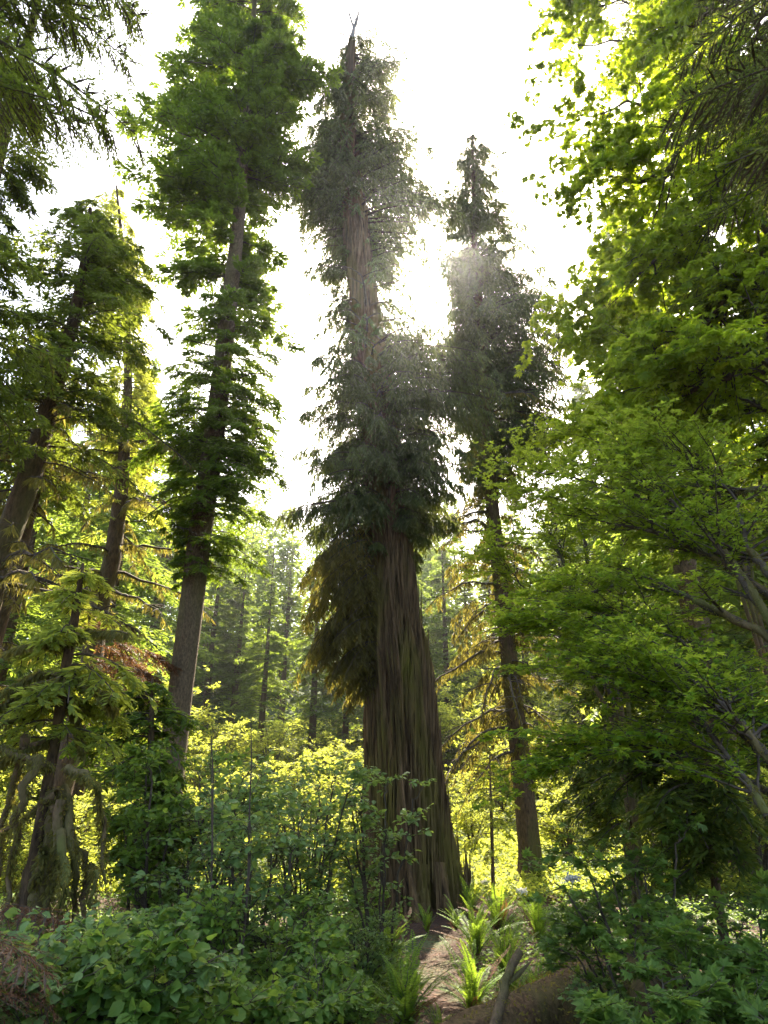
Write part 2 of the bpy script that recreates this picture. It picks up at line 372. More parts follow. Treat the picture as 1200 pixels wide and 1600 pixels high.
o = nd.new('ShaderNodeOutputMaterial'); lk.new(pb.outputs[0], o.inputs[0])
solo('ground', gs, [m], kind='structure')

# ------------------------------------------------------------------ giant cedar
R = np.random.default_rng(11)
D = 20.0
c_path = [(1450, 652, 176), (1400, 646, 146), (1350, 640, 134), (1250, 634, 124), (1150, 629, 112), (1050, 623, 96), (950, 613, 80),
          (850, 606, 70), (750, 600, 60), (650, 592, 54), (550, 577, 46), (450, 566, 40), (300, 549, 31), (200, 542, 24), (100, 547, 15), (60, 550, 9)]
tz, tx, tr = trunk_curve(c_path, D); tz[0] = -.6
root = empty('giant_cedar', (tx[0], D, 0), 'giant old cedar with massive fluted brown trunk and bare forked dead top, at centre', 'tree')
S = Soup(); make_trunk(S, tz, tx, tr, D, 300, .07, .26, 34, .52, 0, 3, lobes=6)
k = 5200; z = R.uniform(0, 1, k)**1.3 * 30; th = R.uniform(0, 6.283, k); c = np.interp(z, tz, tx); r = np.interp(z, tz, tr) * (1 + .22 * np.exp(-z / .9)) * .97
o_ = np.stack([np.cos(th), np.sin(th), 0 * th], -1); T_ = np.stack([-np.sin(th), np.cos(th), 0 * th], -1)
S.leaves(np.stack([c, 0 * c + D, z], -1) + o_ * r[:, None], np.array([0, 0, 1.]) + T_ * R.normal(0, .05, (k, 1)) + o_ * R.uniform(-.03, .03, (k, 1)), o_ + T_ * R.normal(0, .6, (k, 1)), R.uniform(.4, 1.8, k), R.uniform(.03, .09, k), 0)
part('trunk', S, [M_cbark], root)
for q in range(11):
    a_ = -2.9 + q * .5 + R.uniform(-.12, .12); d_ = np.array([math.cos(a_), math.sin(a_), 0]); r0_ = float(np.interp(.3, tz, tr)); Lr = R.uniform(.5, 1.1)
    w = []
    for f_ in (0, .25, .5, .75, 1):
        p_ = np.array([tx[1], D, 0]) + d_ * (r0_ * .8 + Lr * f_**1.3) + np.array([-d_[1], d_[0], 0]) * R.normal(0, .08) * f_; p_[2] = float(ground_z(p_[0], p_[1])) + 1.0 * (1 - f_)**2.2 - .09 * f_ - .02; w.append(p_)
    S = Soup(); stick(S, w, .26, .05, sides=12, jig=.015); part('root', S, [M_cbark], root)
S = Soup(); top = np.array([tx[-1], D, tz[-1] - .1])
t = np.linspace(0, 1, 8)
stick(S, [top, P(553, 45, D), P(563, 10, D)], .16, .03); stick(S, [P(553, 45, D), P(547, 25, D), P(543, 8, D)], .07, .015)
for a, b, c in [((551, 40), (546, 22), (532, 12)), ((556, 35), (560, 25), (573, 17)), ((549, 55), (538, 55), (526, 62)), ((538, 55), (527, 48), (527, 40)),
                ((553, 48), (560, 30), (568, 27)), ((548, 70), (535, 72), (523, 78)), ((555, 30), (548, 18), (545, 14)), ((558, 50), (566, 40), (566, 30))]:
    stick(S, [P(*a, D), P(*b, D + .1), P(*c, D - .1)], .04, .01, jig=.02)
part('dead_top', S, [M_grey], root, 'bare grey forked dead top')
env = [(55, 540, 590, .6), (75, 525, 615, 1.0), (100, 512, 632, 1.2), (160, 500, 640, 1.2), (200, 478, 655, 1.4), (240, 470, 690, 2.0), (290, 465, 705, 2.3), (335, 472, 705, 1.8), (360, 480, 700, .8)]
S = Soup(); env_crown(S, env, tz, tx, tr, D, 760, 'cedar', R, k=1.0, wood=.02, upturn=.05, yd=.6, kmin=.4, ext=1.22, front=.35, clump=.38)
env = [(320, 482, 694, 1.2), (420, 484, 694, 1), (480, 480, 692, 1), (545, 472, 700, 1.1)]
env_crown(S, env, tz, tx, tr, D, 440, 'cedar', R, k=.7, wood=.024, upturn=.05, yd=.6, kmin=.3, ext=1.18, front=.12, clump=.3)
part('crown', S, [M_cedar, M_twig], root)
S = Soup()
env = [(550, 545, 690, .7), (585, 515, 745, 1.3), (620, 482, 765, 1.7), (680, 465, 755, 1.4), (740, 462, 725, 1.4), (790, 452, 715, 1.4), (840, 438, 680, 1.5), (880, 440, 630, 1.1)]
env_crown(S, env, tz, tx, tr, D, 380, 'cedar', R, k=1.25, wood=.02, upturn=.05, yd=.9, kmin=.45, ext=1.2, clump=.45, maxatt=P(600, 505, D)[2])
part('lower_crown', S, [M_cedar, M_twig], root, 'dense dark lower boughs around the trunk')
S = Soup()
cl = dict(ST['cedar']); cl.update(hang=1.3, droop=.75)
env_crown(S, [(900, 440, 640, 1), (1000, 450, 625, 1.2), (1060, 470, 620, 1), (1120, 490, 600, .5)], tz, tx, tr, D, 95, cl, R, k=1.5, azr=(2.2, 4.0), upturn=.0, kmin=.6)
dead_sticks(S, tz, tx, tr, D, (14, 21), 26, (1.5, 3.6), R, 1, .5)
part('hanging_boughs', S, [M_old, M_twig], root, 'brownish drooping boughs hanging left of the trunk')

# ------------------------------------------------------------------ tall fir on the left
R = np.random.default_rng(12); D = 16.0
f_path = [(1260, 262, 50), (1080, 282, 38), (950, 299, 37), (850, 311, 37), (700, 333, 33), (600, 345, 30), (500, 355, 26), (400, 367, 21), (300, 377, 17), (200, 384, 13), (100, 391, 10), (0, 398, 7), (-60, 401, 3)]
tz, tx, tr = trunk_curve(f_path, D); tz[0] = ground_z(tx[0], D) - .3
root = empty('tall_fir', (tx[0], D, ground_z(tx[0], D)), 'tall fir with smooth straight grey trunk, left of the giant cedar, top out of frame', 'tree')
S = Soup(); make_trunk(S, tz, tx, tr, D, 60, .12, .03, 12, .15, 0, 5); part('trunk', S, [M_fbark], root)
S = Soup()
env = [(-60, 390, 415, .3), (-20, 330, 455, .6), (50, 295, 478, .8), (110, 285, 485, 1.0), (140, 245, 490, 1.4), (210, 230, 495, 1.7), (260, 213, 492, 2.0), (300, 225, 478, 1.6), (350, 245, 470, .9), (420, 240, 468, 1.1), (470, 262, 468, .8), (520, 300, 460, .6)]
env_crown(S, env, tz, tx, tr, D, 900, dict(ST['fir'], ll=.23, lw=.10), R, k=.9, upturn=.08, yd=.5, kmin=.3, ext=1.16, front=.35, clump=.66)
part('crown', S, [M_fir, M_twig], root)
S = Soup()
env = [(480, 280, 450, .5), (580, 290, 432, 1.2), (660, 215, 428, 1.2), (720, 225, 430, 1.4), (780, 240, 440, 1.5), (850, 260, 430, 1.4), (915, 270, 400, .8)]
env_crown(S, env, tz, tx, tr, D, 420, 'hem', R, k=1.25, yd=.8, kmin=.35, ext=1.15, front=.8, clump=.5)
dead_sticks(S, tz, tx, tr, D, (9, 17), 18, (.8, 2.6), R, 1, .3)
part('lower_crown', S, [M_fir, M_twig], root, 'dark lower boughs')

# ------------------------------------------------------------------ conifer right of the cedar
R = np.random.default_rng(13); D = 24.0
r_path = [(1385, 830, 38), (1330, 829, 34), (1200, 815, 32), (1000, 792, 27), (800, 770, 22), (700, 764, 19), (600, 759, 16), (500, 750, 13), (400, 742, 10), (300, 740, 7), (215, 738, 3)]
tz, tx, tr = trunk_curve(r_path, D); tz[0] = ground_z(tx[0], D) - .3
root = empty('straight_cedar', (tx[0], D, ground_z(tx[0], D)), 'slender dark conifer right of the giant cedar, pointed top against white sky', 'tree')
S = Soup(); make_trunk(S, tz, tx, tr, D, 60, .12, .06, 14, .2, 0, 9); part('trunk', S, [M_hbark], root)
S = Soup()
env = [(208, 730, 747, 1.1), (250, 710, 772, 1.5), (300, 700, 795, 1.6), (340, 702, 806, 1.3), (390, 690, 825, 1.5), (440, 690, 850, 1.6), (500, 690, 868, 1.7), (560, 700, 862, 1.6), (610, 690, 872, 1.6), (660, 700, 880, 1.5), (720, 725, 860, 1.2), (770, 735, 840, .6)]
env_crown(S, env, tz, tx, tr, D, 900, 'cedar', R, k=1.05, upturn=.1, yd=.9, kmin=.35, ext=1.32, front=.7, clump=.35)
part('crown', S, [M_cedar, M_twig], root)
S = Soup()
env_crown(S, [(700, 690, 850, 1), (800, 690, 840, 1), (900, 680, 830, 1), (1050, 690, 830, 1), (1150, 700, 820, .9), (1250, 710, 820, .5)], tz, tx, tr, D, 110, cl, R, k=.9, upturn=.1)
dead_sticks(S, tz, tx, tr, D, (4, 20), 55, (1.2, 4.2), R, 1, .55, sub=4, moss=0)
part('hanging_boughs', S, [M_old, M_twig], root, 'thin drooping lower boughs')

# ------------------------------------------------------------------ left group: leaning trunks, broken trunks
def conifer(name, label, D, path, env, nb, style, fol, bark, seed, k=1., sticks=None, kmin=.55, base=None, group=None, sides=32, **kw):
    R = np.random.default_rng(seed)
    tz, tx, tr = trunk_curve(path, D)
    g = ground_z(tx[0], D); tz = tz.copy(); tz[0] = g - .3
    root = empty(name, (tx[0], D, g), label, 'tree', group)
    S = Soup(); make_trunk(S, tz, tx, tr, D, sides, .14, .05, 12, .15, 0, seed); part('trunk', S, [bark], root)
    if nb:
        S = Soup(); env_crown(S, env, tz, tx, tr, D, int(nb * 2.4), style, R, k=k * 1.0, kmin=kmin * .75, ext=1.08, front=.7, clump=.7, **kw)
        part('crown', S, [fol, M_twig], root)
    if sticks:
        S = Soup(); dead_sticks(S, tz, tx, tr, D, *sticks, R, 0, .35, sub=5, moss=1); part('dead_branches', S, [M_twig, M_moss], root)
    return root, tz, tx, tr

conifer('spruce', 'dark spruce with thick trunk leaning right, near the left edge', 13.0,
        [(1330, -125, 56), (1100, -62, 44), (870, 0, 40), (750, 45, 36), (600, 87, 26), (500, 116, 18), (400, 133, 12), (320, 142, 5)],
        [(315, 130, 155, .6), (350, 100, 185, 1), (400, 60, 225, 1.3), (450, 20, 235, 1.3), (520, 0, 240, 1.0), (600, -40, 235, .8), (680, -90, 200, .8), (760, -120, 190, .5)], 120, 'hem', M_hem, M_hbark, 21,
        sticks=((6, 13), 40, (1.0, 3.5)))
conifer('spruce', 'thin dark trunk just right of the leaning spruce at left edge', 15.0,
        [(1330, -85, 26), (1000, -8, 22), (870, 30, 19), (740, 62, 15), (600, 95, 10), (560, 103, 5)],
        [(555, 90, 120, .5), (620, 50, 150, 1), (700, 20, 150, 1), (800, -30, 130, .8)], 40, 'hem', M_hem, M_hbark, 22, k=.8, sticks=((5, 12), 26, (.8, 2.6)))
conifer('spruce', 'sunlit yellowish conifer with broken crown between leaning spruce and tall fir', 19.0,
        [(1330, 60, 44), (1060, 140, 34), (960, 152, 30), (870, 176, 26), (750, 192, 20), (600, 200, 13), (450, 198, 8), (290, 182, 3)],
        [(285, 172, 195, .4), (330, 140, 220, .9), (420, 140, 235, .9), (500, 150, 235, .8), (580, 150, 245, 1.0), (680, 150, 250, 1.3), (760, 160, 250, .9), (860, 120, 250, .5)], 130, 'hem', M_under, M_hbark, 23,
        sticks=((7, 15), 40, (1.0, 3.4)))
conifer('spruce', 'tall dark green conifer filling the left edge below the overhanging boughs', 9.5,
        [(1330, -330, 60), (900, -215, 50), (600, -120, 40), (300, -20, 26), (150, 20, 18), (0, 60, 10), (-100, 80, 4)],
        [(130, -80, 95, 1), (200, -90, 80, 1), (260, -120, 95, 1.1), (330, -120, 100, 1.2), (430, -140, 120, 1.2), (540, -160, 110, 1.1), (640, -170, 70, .7)], 110, 'hem', M_hem, M_hbark, 24, k=1.3)

# near overhanging hemlock boughs, top-left corner
R = np.random.default_rng(31); D = 4.2
root = empty('overhanging_hemlock', (-6.6, D, ground_z(-6.6, D)), 'near hemlock whose dark boughs overhang the top left corner', 'tree')
tz = np.array([ground_z(-6.6, D) - .2, 8, 20.]); tx = np.array([-6.6, -6.5, -6.4]); tr = np.array([.4, .3, .08])
S = Soup(); make_trunk(S, tz, tx, tr, D, 32, .15, .05, 12, .2, 0, 31); part('trunk', S, [M_hbark], root)
hn = dict(ST['hem']); hn.update(n2=46, n3=26, ll=.085, lw=.022, droop=.42, hang=.35)
S = Soup()
for (px, py, dd) in [(120, 205, 5.0), (215, 200, 5.2), (170, 140, 4.6), (200, 100, 5.2), (225, 20, 4.8), (100, 120, 4.4), (150, 60, 5.2), (60, 150, 4.2), (40, 60, 5.0), (100, 10, 4.5), (30, 110, 5.6), (170, -10, 5.4), (60, 200, 5.8), (130, 90, 6.0), (10, 40, 6), (0, 130, 5.5), (90, 60, 5), (200, 60, 6)]:
    tip = P(px, py, dd); L = math.hypot(tip[0] + 6.5, dd - D); az = math.atan2(dd - D, tip[0] + 6.5)
    a = np.array([-6.5, D, tip[2] + L * (hn['droop'] - hn['rise'])])
    bough(S, a, az, L, hn, R, 0, 1, .02, 1.3, bare=.2)
part('crown', S, [M_hem, M_twig], root)

R = np.random.default_rng(33); D = 5.0; X0 = 8.2
root = empty('overhanging_hemlock', (X0, D, ground_z(X0, D)), 'near dark hemlock whose boughs hang over the top right corner', 'tree')
tz = np.array([ground_z(X0, D) - .2, 9, 22.]); tx = np.array([X0, X0 - .1, X0 - .2]); tr = np.array([.4, .3, .08])
S = Soup(); make_trunk(S, tz, tx, tr, D, 32, .15, .05, 12, .2, 0, 33); part('trunk', S, [M_hbark], root)
S = Soup(); hr = dict(hn, n2=44, n3=34, ll=.07, lw=.02, droop=.3)
for q in range(24):
    px, py = R.uniform(1000, 1230), R.uniform(-60, 400); px = max(px, 985 + .42 * max(0, py - 60)); dd = R.uniform(4.5, 8)
    tip = P(px, py, dd); L = math.hypot(tip[0] - X0, dd - D); az = math.atan2(dd - D, tip[0] - X0)
    bough(S, np.array([X0, D, tip[2] + L * (hr['droop'] - hr['rise'])]), az, L, hr, R, 0, 1, .02, 1.1, bare=.2)
part('crown', S, [M_cedar, M_twig], root)

# ------------------------------------------------------------------ broadleaf growth
def grow(S, pts, r0, r1, rg, level, spec, leaffn, m=1):
    """pts world polyline; spawns side shoots; leaves at the last level"""
    pts = np.array(pts, float); n = max(6, int(len(pts) * 4)); u = np.linspace(0, len(pts) - 1, n)
    q = np.stack([np.interp(u, np.arange(len(pts)), pts[:, c]) for c in range(3)], -1)
    Ltot = np.linalg.norm(np.diff(q, axis=0), axis=1).sum()
    q[1:-1] += rg.normal(0, .012 * Ltot / max(1, level), (n - 2, 3)) * (.5 if level == 1 else 1)
    S.tubes(q, np.linspace(r0, r1, n), 6 if level < 2 else 4 if level < 3 else 3, m)
    if level >= spec['levels']:
        leaffn(S, q, Ltot, rg); return
    nsh, ang, flat = spec['n'][level - 1], spec['ang'], spec['flat']
    for b in range(nsh):
        t = rg.uniform(spec.get('t0', .15) if level == 1 else .1, 1); x = t * (n - 1); i = min(int(x), n - 2); p = q[i] + (q[i + 1] - q[i]) * (x - i)
        tg = nrm(q[i + 1] - q[i]); side = nrm(np.cross(tg, [0, 0, 1.])) * rg.choice([-1, 1])
        d = nrm(tg * rg.uniform(.4, 1) + side * rg.uniform(.4, 1.1) * ang + rg.normal(0, .25, 3) * np.array([1, 1, flat]) + np.array([0, 0, spec.get('up', .1)]))
        L = spec['len'][level - 1] * rg.uniform(.5, 1.25) * (1.15 - .5 * t)
        e = p + d * L * np.linspace(0, 1, 4)[:, None]; e[:, 2] += -spec.get('sag', .12) * L * np.linspace(0, 1, 4)**2
        rr = r0 * (1 - t) + r1 * t
        grow(S, e, max(.003, rr * .55), .002, rg, level + 1, spec, leaffn, m)
def leaf_round(n, L, W, spread=.5, tilt=.35, kind='ovate', m=0, down=.15):
    def f(S, q, Lt, rg):
        k = max(2, int(n * rg.uniform(.6, 1.3))); x = rg.uniform(.1, 1, k) * (len(q) - 1); i = np.minimum(x.astype(int), len(q) - 2)
        p = q[i] + (q[i + 1] - q[i]) * (x - i)[:, None]; tg = nrm(q[i + 1] - q[i])
        d = nrm(tg * .5 + rg.normal(0, spread, (k, 3)) * np.array([1, 1, .4]) - np.array([0, 0, down]))
        N = np.array([0, 0, 1.]) + rg.normal(0, tilt, (k, 3))
        l = L * rg.uniform(.4, 1.3, k); p = p + d * l[:, None] * .25
        if kind == 'ovate': S.ovate(p, d, N, l, l * W, m)
        elif kind == 'palm': S.palmate(p, d, N, l, m)
        elif kind == 'tri': S.palmate(p, d, N, l, m, (-.85, 0, .85))
        else: S.leaves(p, d, N, l, l * W, m)
    return f

def mossy(S, pts, r, rg, dens=260, L=.05, m=0, hang=.6):
    pts = np.array(pts, float); Lt = np.linalg.norm(np.diff(pts, axis=0), axis=1).sum(); n = int(dens * Lt)
    u = rg.uniform(0, len(pts) - 1, n); i = np.minimum(u.astype(int), len(pts) - 2); p = pts[i] + (pts[i + 1] - pts[i]) * (u - i)[:, None]
    o = nrm(rg.normal(0, 1, (n, 3))); S.leaves(p + o * r * .9, o * .7 + rg.normal(0, .4, (n, 3)) - np.array([0, 0, hang]), nrm(rg.normal(0, 1, (n, 3))), L * rg.uniform(.4, 1.5, n), L * .3, m)

# big-leaf maple overhanging from the right edge
R = np.random.default_rng(41)
root = empty('bigleaf_maple', (9.6, 8.5, ground_z(9.6, 8.5)), 'backlit yellow-green bigleaf maple overhanging from the upper right edge', 'tree')
S = Soup(); b0 = np.array([9.6, 8.5, ground_z(9.6, 8.5) - .2])
stick(S, [b0, b0 + [-.2, 0, 4], b0 + [-.5, .3, 8], b0 + [-.6, .3, 12], b0 + [-.9, .2, 16]], .34, .12, sides=14, jig=.03)
part('trunk', S, [M_moss_bark], root)
spec = dict(n=(25, 10), f=.5, ang=1.0, flat=.6, levels=3, len=(2.2, 1.0), up=.05, sag=.25, t0=.2)
lf = leaf_round(18, .125, .9, kind='palm', spread=.8, tilt=.5, down=.35)
limbs = [[(5, b0 + [-.3, 0, 6]), (1180, 420, 9), (1080, 520, 9.5), (980, 560, 10)], [(5, b0 + [-.5, .3, 8]), (1150, 300, 9), (1050, 380, 9.6), (930, 480, 10.5)],
         [(5, b0 + [-.5, .3, 9]), (1130, 180, 9), (1020, 280, 9.5), (930, 300, 10.0)], [(5, b0 + [-.6, .3, 11]), (1160, 90, 9), (1040, 160, 9.6), (900, 180, 10.4)],
         [(5, b0 + [-.6, .3, 12]), (1160, 0, 9), (1040, 60, 9.6), (900, 70, 10.4)], [(5, b0 + [-.6, .3, 13]), (1170, -60, 9), (1040, -20, 9.6), (920, 10, 10.4)],
         [(5, b0 + [-.3, 0, 5]), (1190, 560, 8.6), (1100, 600, 9), (1010, 640, 9.5)], [(5, b0 + [-.3, 0, 6.5]), (1190, 480, 9.5), (1130, 400, 10.5), (1000, 400, 11.5)],
         [(5, b0 + [-.3, 0, 4]), (1200, 640, 10), (1130, 620, 11), (1080, 560, 12)], [(5, b0 + [-.5, 0, 9]), (1200, 250, 10.5), (1100, 260, 11), (960, 380, 12)]]
for lb in limbs:
    pts = [v[1] if len(v) == 2 else P(*v) for v in lb]
    grow(S2 := (S2 if 'S2' in globals() else Soup()), pts, .10, .015, R, 1, spec, lf)
part('crown', S2, [M_maple, M_twig], root); del S2

# dark conifers behind and above the maple
conifer('western_hemlock', 'dark drooping hemlock behind the backlit maple, upper right corner', 13.0,
        [(1340, 1500, 60), (900, 1380, 46), (600, 1290, 36), (300, 1190, 26), (0, 1090, 18), (-250, 1010, 8)],
        [(-250, 990, 1030, .5), (-100, 940, 1180, 1.3), (0, 950, 1230, 1.5), (60, 960, 1260, 1.5), (130, 990, 1300, 1.4), (230, 1030, 1350, 1.2), (330, 1070, 1370, 1.1), (450, 1110, 1400, .9), (600, 1160, 1400, .8)], 110, 'hem', M_hem, M_hbark, 42, k=1.1)
conifer('western_hemlock', 'pale grey trunk half hidden at the right edge with bright foliage above', 9.0,
        [(1330, 1460, 60), (1000, 1345, 50), (860, 1290, 44), (700, 1265, 38), (600, 1240, 32), (450, 1200, 20), (380, 1185, 12)],
        [(380, 1090, 1170, .7), (480, 1060, 1250, 1), (600, 1070, 1300, 1), (680, 1090, 1300, .7)], 40, 'hem', M_hem, M_fbark, 43)

# ------------------------------------------------------------------ vine maples arching from the right
spec = dict(n=(26, 11), f=.5, ang=1.0, flat=.25, levels=3, len=(1.3, .55), up=.10, sag=.10, t0=.12)
lfv = leaf_round(16, .062, .9, kind='tri', spread=.8, tilt=.28, down=.08)
def vine(label, seed, base, limbs, r0=.04, spec=spec, lfn=lfv):
    R = np.random.default_rng(seed); b = np.array([base[0], base[1], ground_z(base[0], base[1]) - .1])
    root = empty('vine_maple', (b[0], b[1], b[2] + .1), label, 'tree'); C = Soup()
    for lb in limbs:
        W = Soup(); pts = [b + R.normal(0, .05, 3) * [1, 1, 0]] + [P(*v) for v in lb]
        grow(C, pts[1:], r0 * .8, .006, R, 1, spec, lfn)
        q = np.array([pts[0], (pts[0] + pts[1]) / 2 + [0.1, 0, .1], pts[1], pts[2]])
        stick(W, q, r0, r0 * .75, sides=8, jig=.012)
        mossy(W, np.array(pts[:3]), r0 * .9, R, 160, .035, 1)
        part('stem', W, [M_moss_bark, M_moss], root)
    part('crown', C, [M_vine, M_twig], root); return root
vine('vine maple with mossy arching stems from right edge, spreading to the middle right', 51, (4.9, 6.6),
     [[(1215, 985, 6.6), (1130, 860, 6.8), (1060, 795, 7.0), (1010, 735, 7.2)], [(1210, 995, 6.7), (1083, 937, 7.0), (1000, 905, 7.4), (880, 935, 7.8)],
      [(1205, 900, 6.5), (1170, 860, 6.8), (1150, 785, 7), (1080, 700, 7.4)], [(1215, 760, 7), (1150, 770, 7.3), (1040, 720, 7.6), (930, 690, 8)],
      [(1230, 880, 7), (1100, 820, 7.4), (960, 760, 7.8), (830, 735, 8.2)], [(1220, 940, 6.8), (1087, 857, 7.2), (980, 820, 7.6), (860, 800, 8)]], r0=.055, spec=dict(spec, n=(19, 10)))
vine('lower vine maple with thin bowed stems crossing the right side, below the mossy arches', 52, (4.5, 5.6),
     [[(1200, 1180, 5.8), (1147, 1120, 6.0), (1070, 1050, 6.3), (960, 990, 6.8)], [(1200, 1277, 5.6), (1167, 1220, 5.8), (1083, 1113, 6.2), (1010, 1040, 6.6)],
      [(1210, 1200, 6.2), (1120, 1110, 6.6), (1000, 1050, 7), (880, 1040, 7.6)], [(1190, 1130, 6.4), (1060, 1000, 7), (960, 960, 7.4), (840, 980, 7.8)], [(1210, 1240, 6.0), (1100, 1190, 6.4), (980, 1160, 6.8), (900, 1180, 7.2)]])
vine('vine maple with fine bright leaves in front of the slender conifer trunk', 53, (3.5, 10.5),
     [[(960, 1100, 10), (900, 950, 10), (860, 820, 10), (800, 745, 10)], [(970, 1100, 10.2), (930, 940, 10.4), (900, 800, 10.4), (850, 705, 10.6)],
      [(960, 1120, 10), (880, 1000, 9.8), (820, 920, 9.8), (780, 870, 9.8)], [(980, 1080, 10.4), (970, 900, 10.8), (960, 760, 11), (930, 680, 11)]], spec=dict(spec, n=(26, 10), len=(1.4, .6)))
vine('vine maple behind, bright leaves below the big overhanging maple', 54, (6.5, 11),
     [[(1150, 900, 11), (1120, 760, 11), (1060, 660, 11), (980, 610, 11)], [(1160, 900, 11), (1160, 740, 11.4), (1130, 640, 11.6), (1060, 590, 12)], [(1170, 900, 10.6), (1190, 740, 10.8), (1180, 660, 11), (1150, 600, 11)]], spec=dict(spec, n=(28, 11), len=(1.7, .7)))

# ------------------------------------------------------------------ small hemlocks
conifer('young_hemlock', 'small dark hemlock with thin trunk among right-side shrubs, right of the slender conifer', 13.0,
        [(1400, 985, 18), (1290, 978, 13), (1150, 964, 11), (1000, 955, 8), (900, 950, 3)],
        [(895, 940, 960, .6), (980, 890, 1010, 1), (1080, 860, 1040, 1.2), (1180, 850, 1060, 1.3), (1260, 845, 1060, 1.3), (1330, 860, 1050, .8)], 60, 'hem', M_hem, M_hbark, 61)
conifer('young_hemlock', 'small spreading hemlock in deep shade at the far right', 9.0,
        [(1480, 1130, 18), (1300, 1105, 12), (1150, 1085, 9), (1020, 1070, 3)],
        [(1015, 1060, 1080, .6), (1100, 1000, 1150, 1), (1200, 960, 1190, 1.2), (1300, 960, 1220, 1.2), (1390, 980, 1220, .8)], 46, 'hem', M_hem, M_hbark, 62)
conifer('young_hemlock', 'dark bushy young hemlock under the tall fir, left middle', 9.5,
        [(1480, 232, 22), (1300, 235, 16), (1150, 236, 10), (1060, 238, 3)],
        [(1055, 225, 250, .6), (1110, 150, 300, 1), (1180, 120, 310, 1.3), (1260, 170, 315, 1.2), (1330, 190, 310, 1.3), (1410, 170, 300, .8)], 56, 'hem', M_fir, M_hbark, 63)
conifer('young_hemlock', 'young hemlock with sprays tinted sunlit yellow, rooted on the mossy stump', 7.5,
        [(1250, 75, 17), (1150, 88, 16), (1060, 100, 16), (960, 118, 13), (880, 130, 4)],
        [(880, 100, 150, .6), (960, 0, 190, 1), (1050, -30, 210, 1.1), (1120, -30, 220, 1.3), (1190, -20, 190, 1.0)], 20, 'hem', M_under, M_hbark, 64)  # bright undergrowth leaf colour paints in sunlight that does not reach this crown
conifer('young_hemlock', 'small flat-boughed hemlock between the giant cedar and the slender conifer', 21.0,
        [(1400, 770, 6), (1280, 768, 5), (1180, 765, 2)],
        [(1180, 755, 775, .5), (1230, 730, 800, 1), (1300, 720, 815, 1), (1350, 730, 810, .6)], 16, 'hem', M_under, M_hbark, 65, k=.8)

# ------------------------------------------------------------------ distant conifers
def proto_conifer(label, seed, H, Rr, fol, D=38, group='distant conifers behind the big trees', nb=190, bare=.1, style='hem'):
    rg = np.random.default_rng(seed)
    st = dict(ST[style]); st.update(ll=.42, lw=.15, n2=14, n3=9)
    root = empty('conifer', (0, 0, 0), label, 'tree', group); S = Soup()
    tz = np.array([-1., H * .5, H]); tx = np.array([0, .1, 0.]); tr = np.array([H * .014, H * .009, .03])
    make_trunk(S, tz, tx, tr, 0, 14, .5, .04, 8, .2, 0, seed); part('trunk', S, [M_hbark], root)
    C = Soup()
    for b in range(nb):
        f = bare + (1 - bare) * rg.uniform()**.8; L = Rr * (1.03 - f)**.75 * rg.uniform(.5, 1.1) * (1 + .2 * math.sin(f * 23 + seed)); az = rg.uniform(0, 6.283)
        bough(C, np.array([0, 0, f * H + .2 * L]), az, max(.4, L), st, rg, 0, 1, .015, .8)
    part('crown', C, [fol, M_twig], root)
    return root
protos = [proto_conifer('x', 70, 26, 4.2, M_far), proto_conifer('x', 71, 30, 4.6, M_far, nb=220, bare=.05), proto_conifer('x', 72, 22, 4.4, M_far, bare=.0, nb=190), proto_conifer('x', 73, 28, 3.6, M_far, bare=.3, nb=150)]
PH = [26, 30, 22, 28]
far = [  # px, D, top py, proto, label
 (-60, 30, 560, 0, 'conifer beyond the leaning spruce at the far left edge'), (30, 34, 600, 1, 'sunlit conifer seen between the leaning trunks at left'),
 (100, 30, 640, 3, 'conifer behind the thin trunk at left, bare lower trunk'), (165, 46, 640, 2, 'full conifer behind the sunlit broken-crowned one'),
 (235, 30, 560, 1, 'bright conifer showing just left of the tall fir'), (285, 52, 690, 0, 'conifer directly behind the tall fir trunk'),
 (350, 60, 850, 2, 'hazy conifer just right of the tall fir trunk'), (385, 60, 880, 1, 'hazy blue conifer in the gap left of the giant cedar'),
 (425, 55, 905, 0, 'hazy conifer left of the cedar hanging boughs'), (455, 68, 880, 3, 'faint distant conifer low in the gap beside the cedar'),
 (500, 56, 870, 1, 'conifer behind the brown hanging boughs of the giant cedar'), (545, 58, 900, 2, 'conifer close behind the left edge of the cedar trunk'),
 (690, 58, 850, 0, 'conifer behind the right edge of the giant cedar trunk'), (725, 60, 900, 2, 'hazy conifer between giant cedar and slender conifer'),
 (800, 56, 800, 1, 'conifer behind the slender conifer trunk'), (860, 52, 760, 3, 'bare-stemmed conifer just right of the slender conifer'),
 (905, 50, 590, 0, 'pale pointed conifer top rising above the vine maple'), (960, 46, 640, 1, 'conifer behind the vine maple, second right of the pale pointed top'),
 (1010, 30, 560, 2, 'conifer glimpsed below the bigleaf maple'), (1090, 34, 540, 1, 'conifer behind the arching stems at right'),
 (1180, 28, 560, 0, 'conifer at the far right edge behind the vine maple'), (1260, 32, 520, 2, 'conifer just beyond the right edge'),
 (-160, 26, 480, 2, 'conifer outside the left edge beyond the spruce'), (960, 24, 330, 3, 'tall conifer with thin twiggy crown poking out left of the maple leaves'),
 (200, 55, 760, 0, 'distant conifer low between the left trunks'), (60, 50, 760, 3, 'distant bare-stemmed conifer low at left'),
 (1130, 48, 640, 3, 'distant conifer low behind the right-hand stems'), (640, 60, 850, 3, 'conifer hidden behind the giant cedar trunk'),
 (420, 80, 850, 2, 'farthest faint conifer above the left gap'), (340, 78, 840, 1, 'farthest faint conifer beside the fir trunk'),
 (760, 70, 860, 1, 'farthest conifer between cedar and slender conifer'), (880, 62, 790, 2, 'farthest conifer right of the slender conifer')]
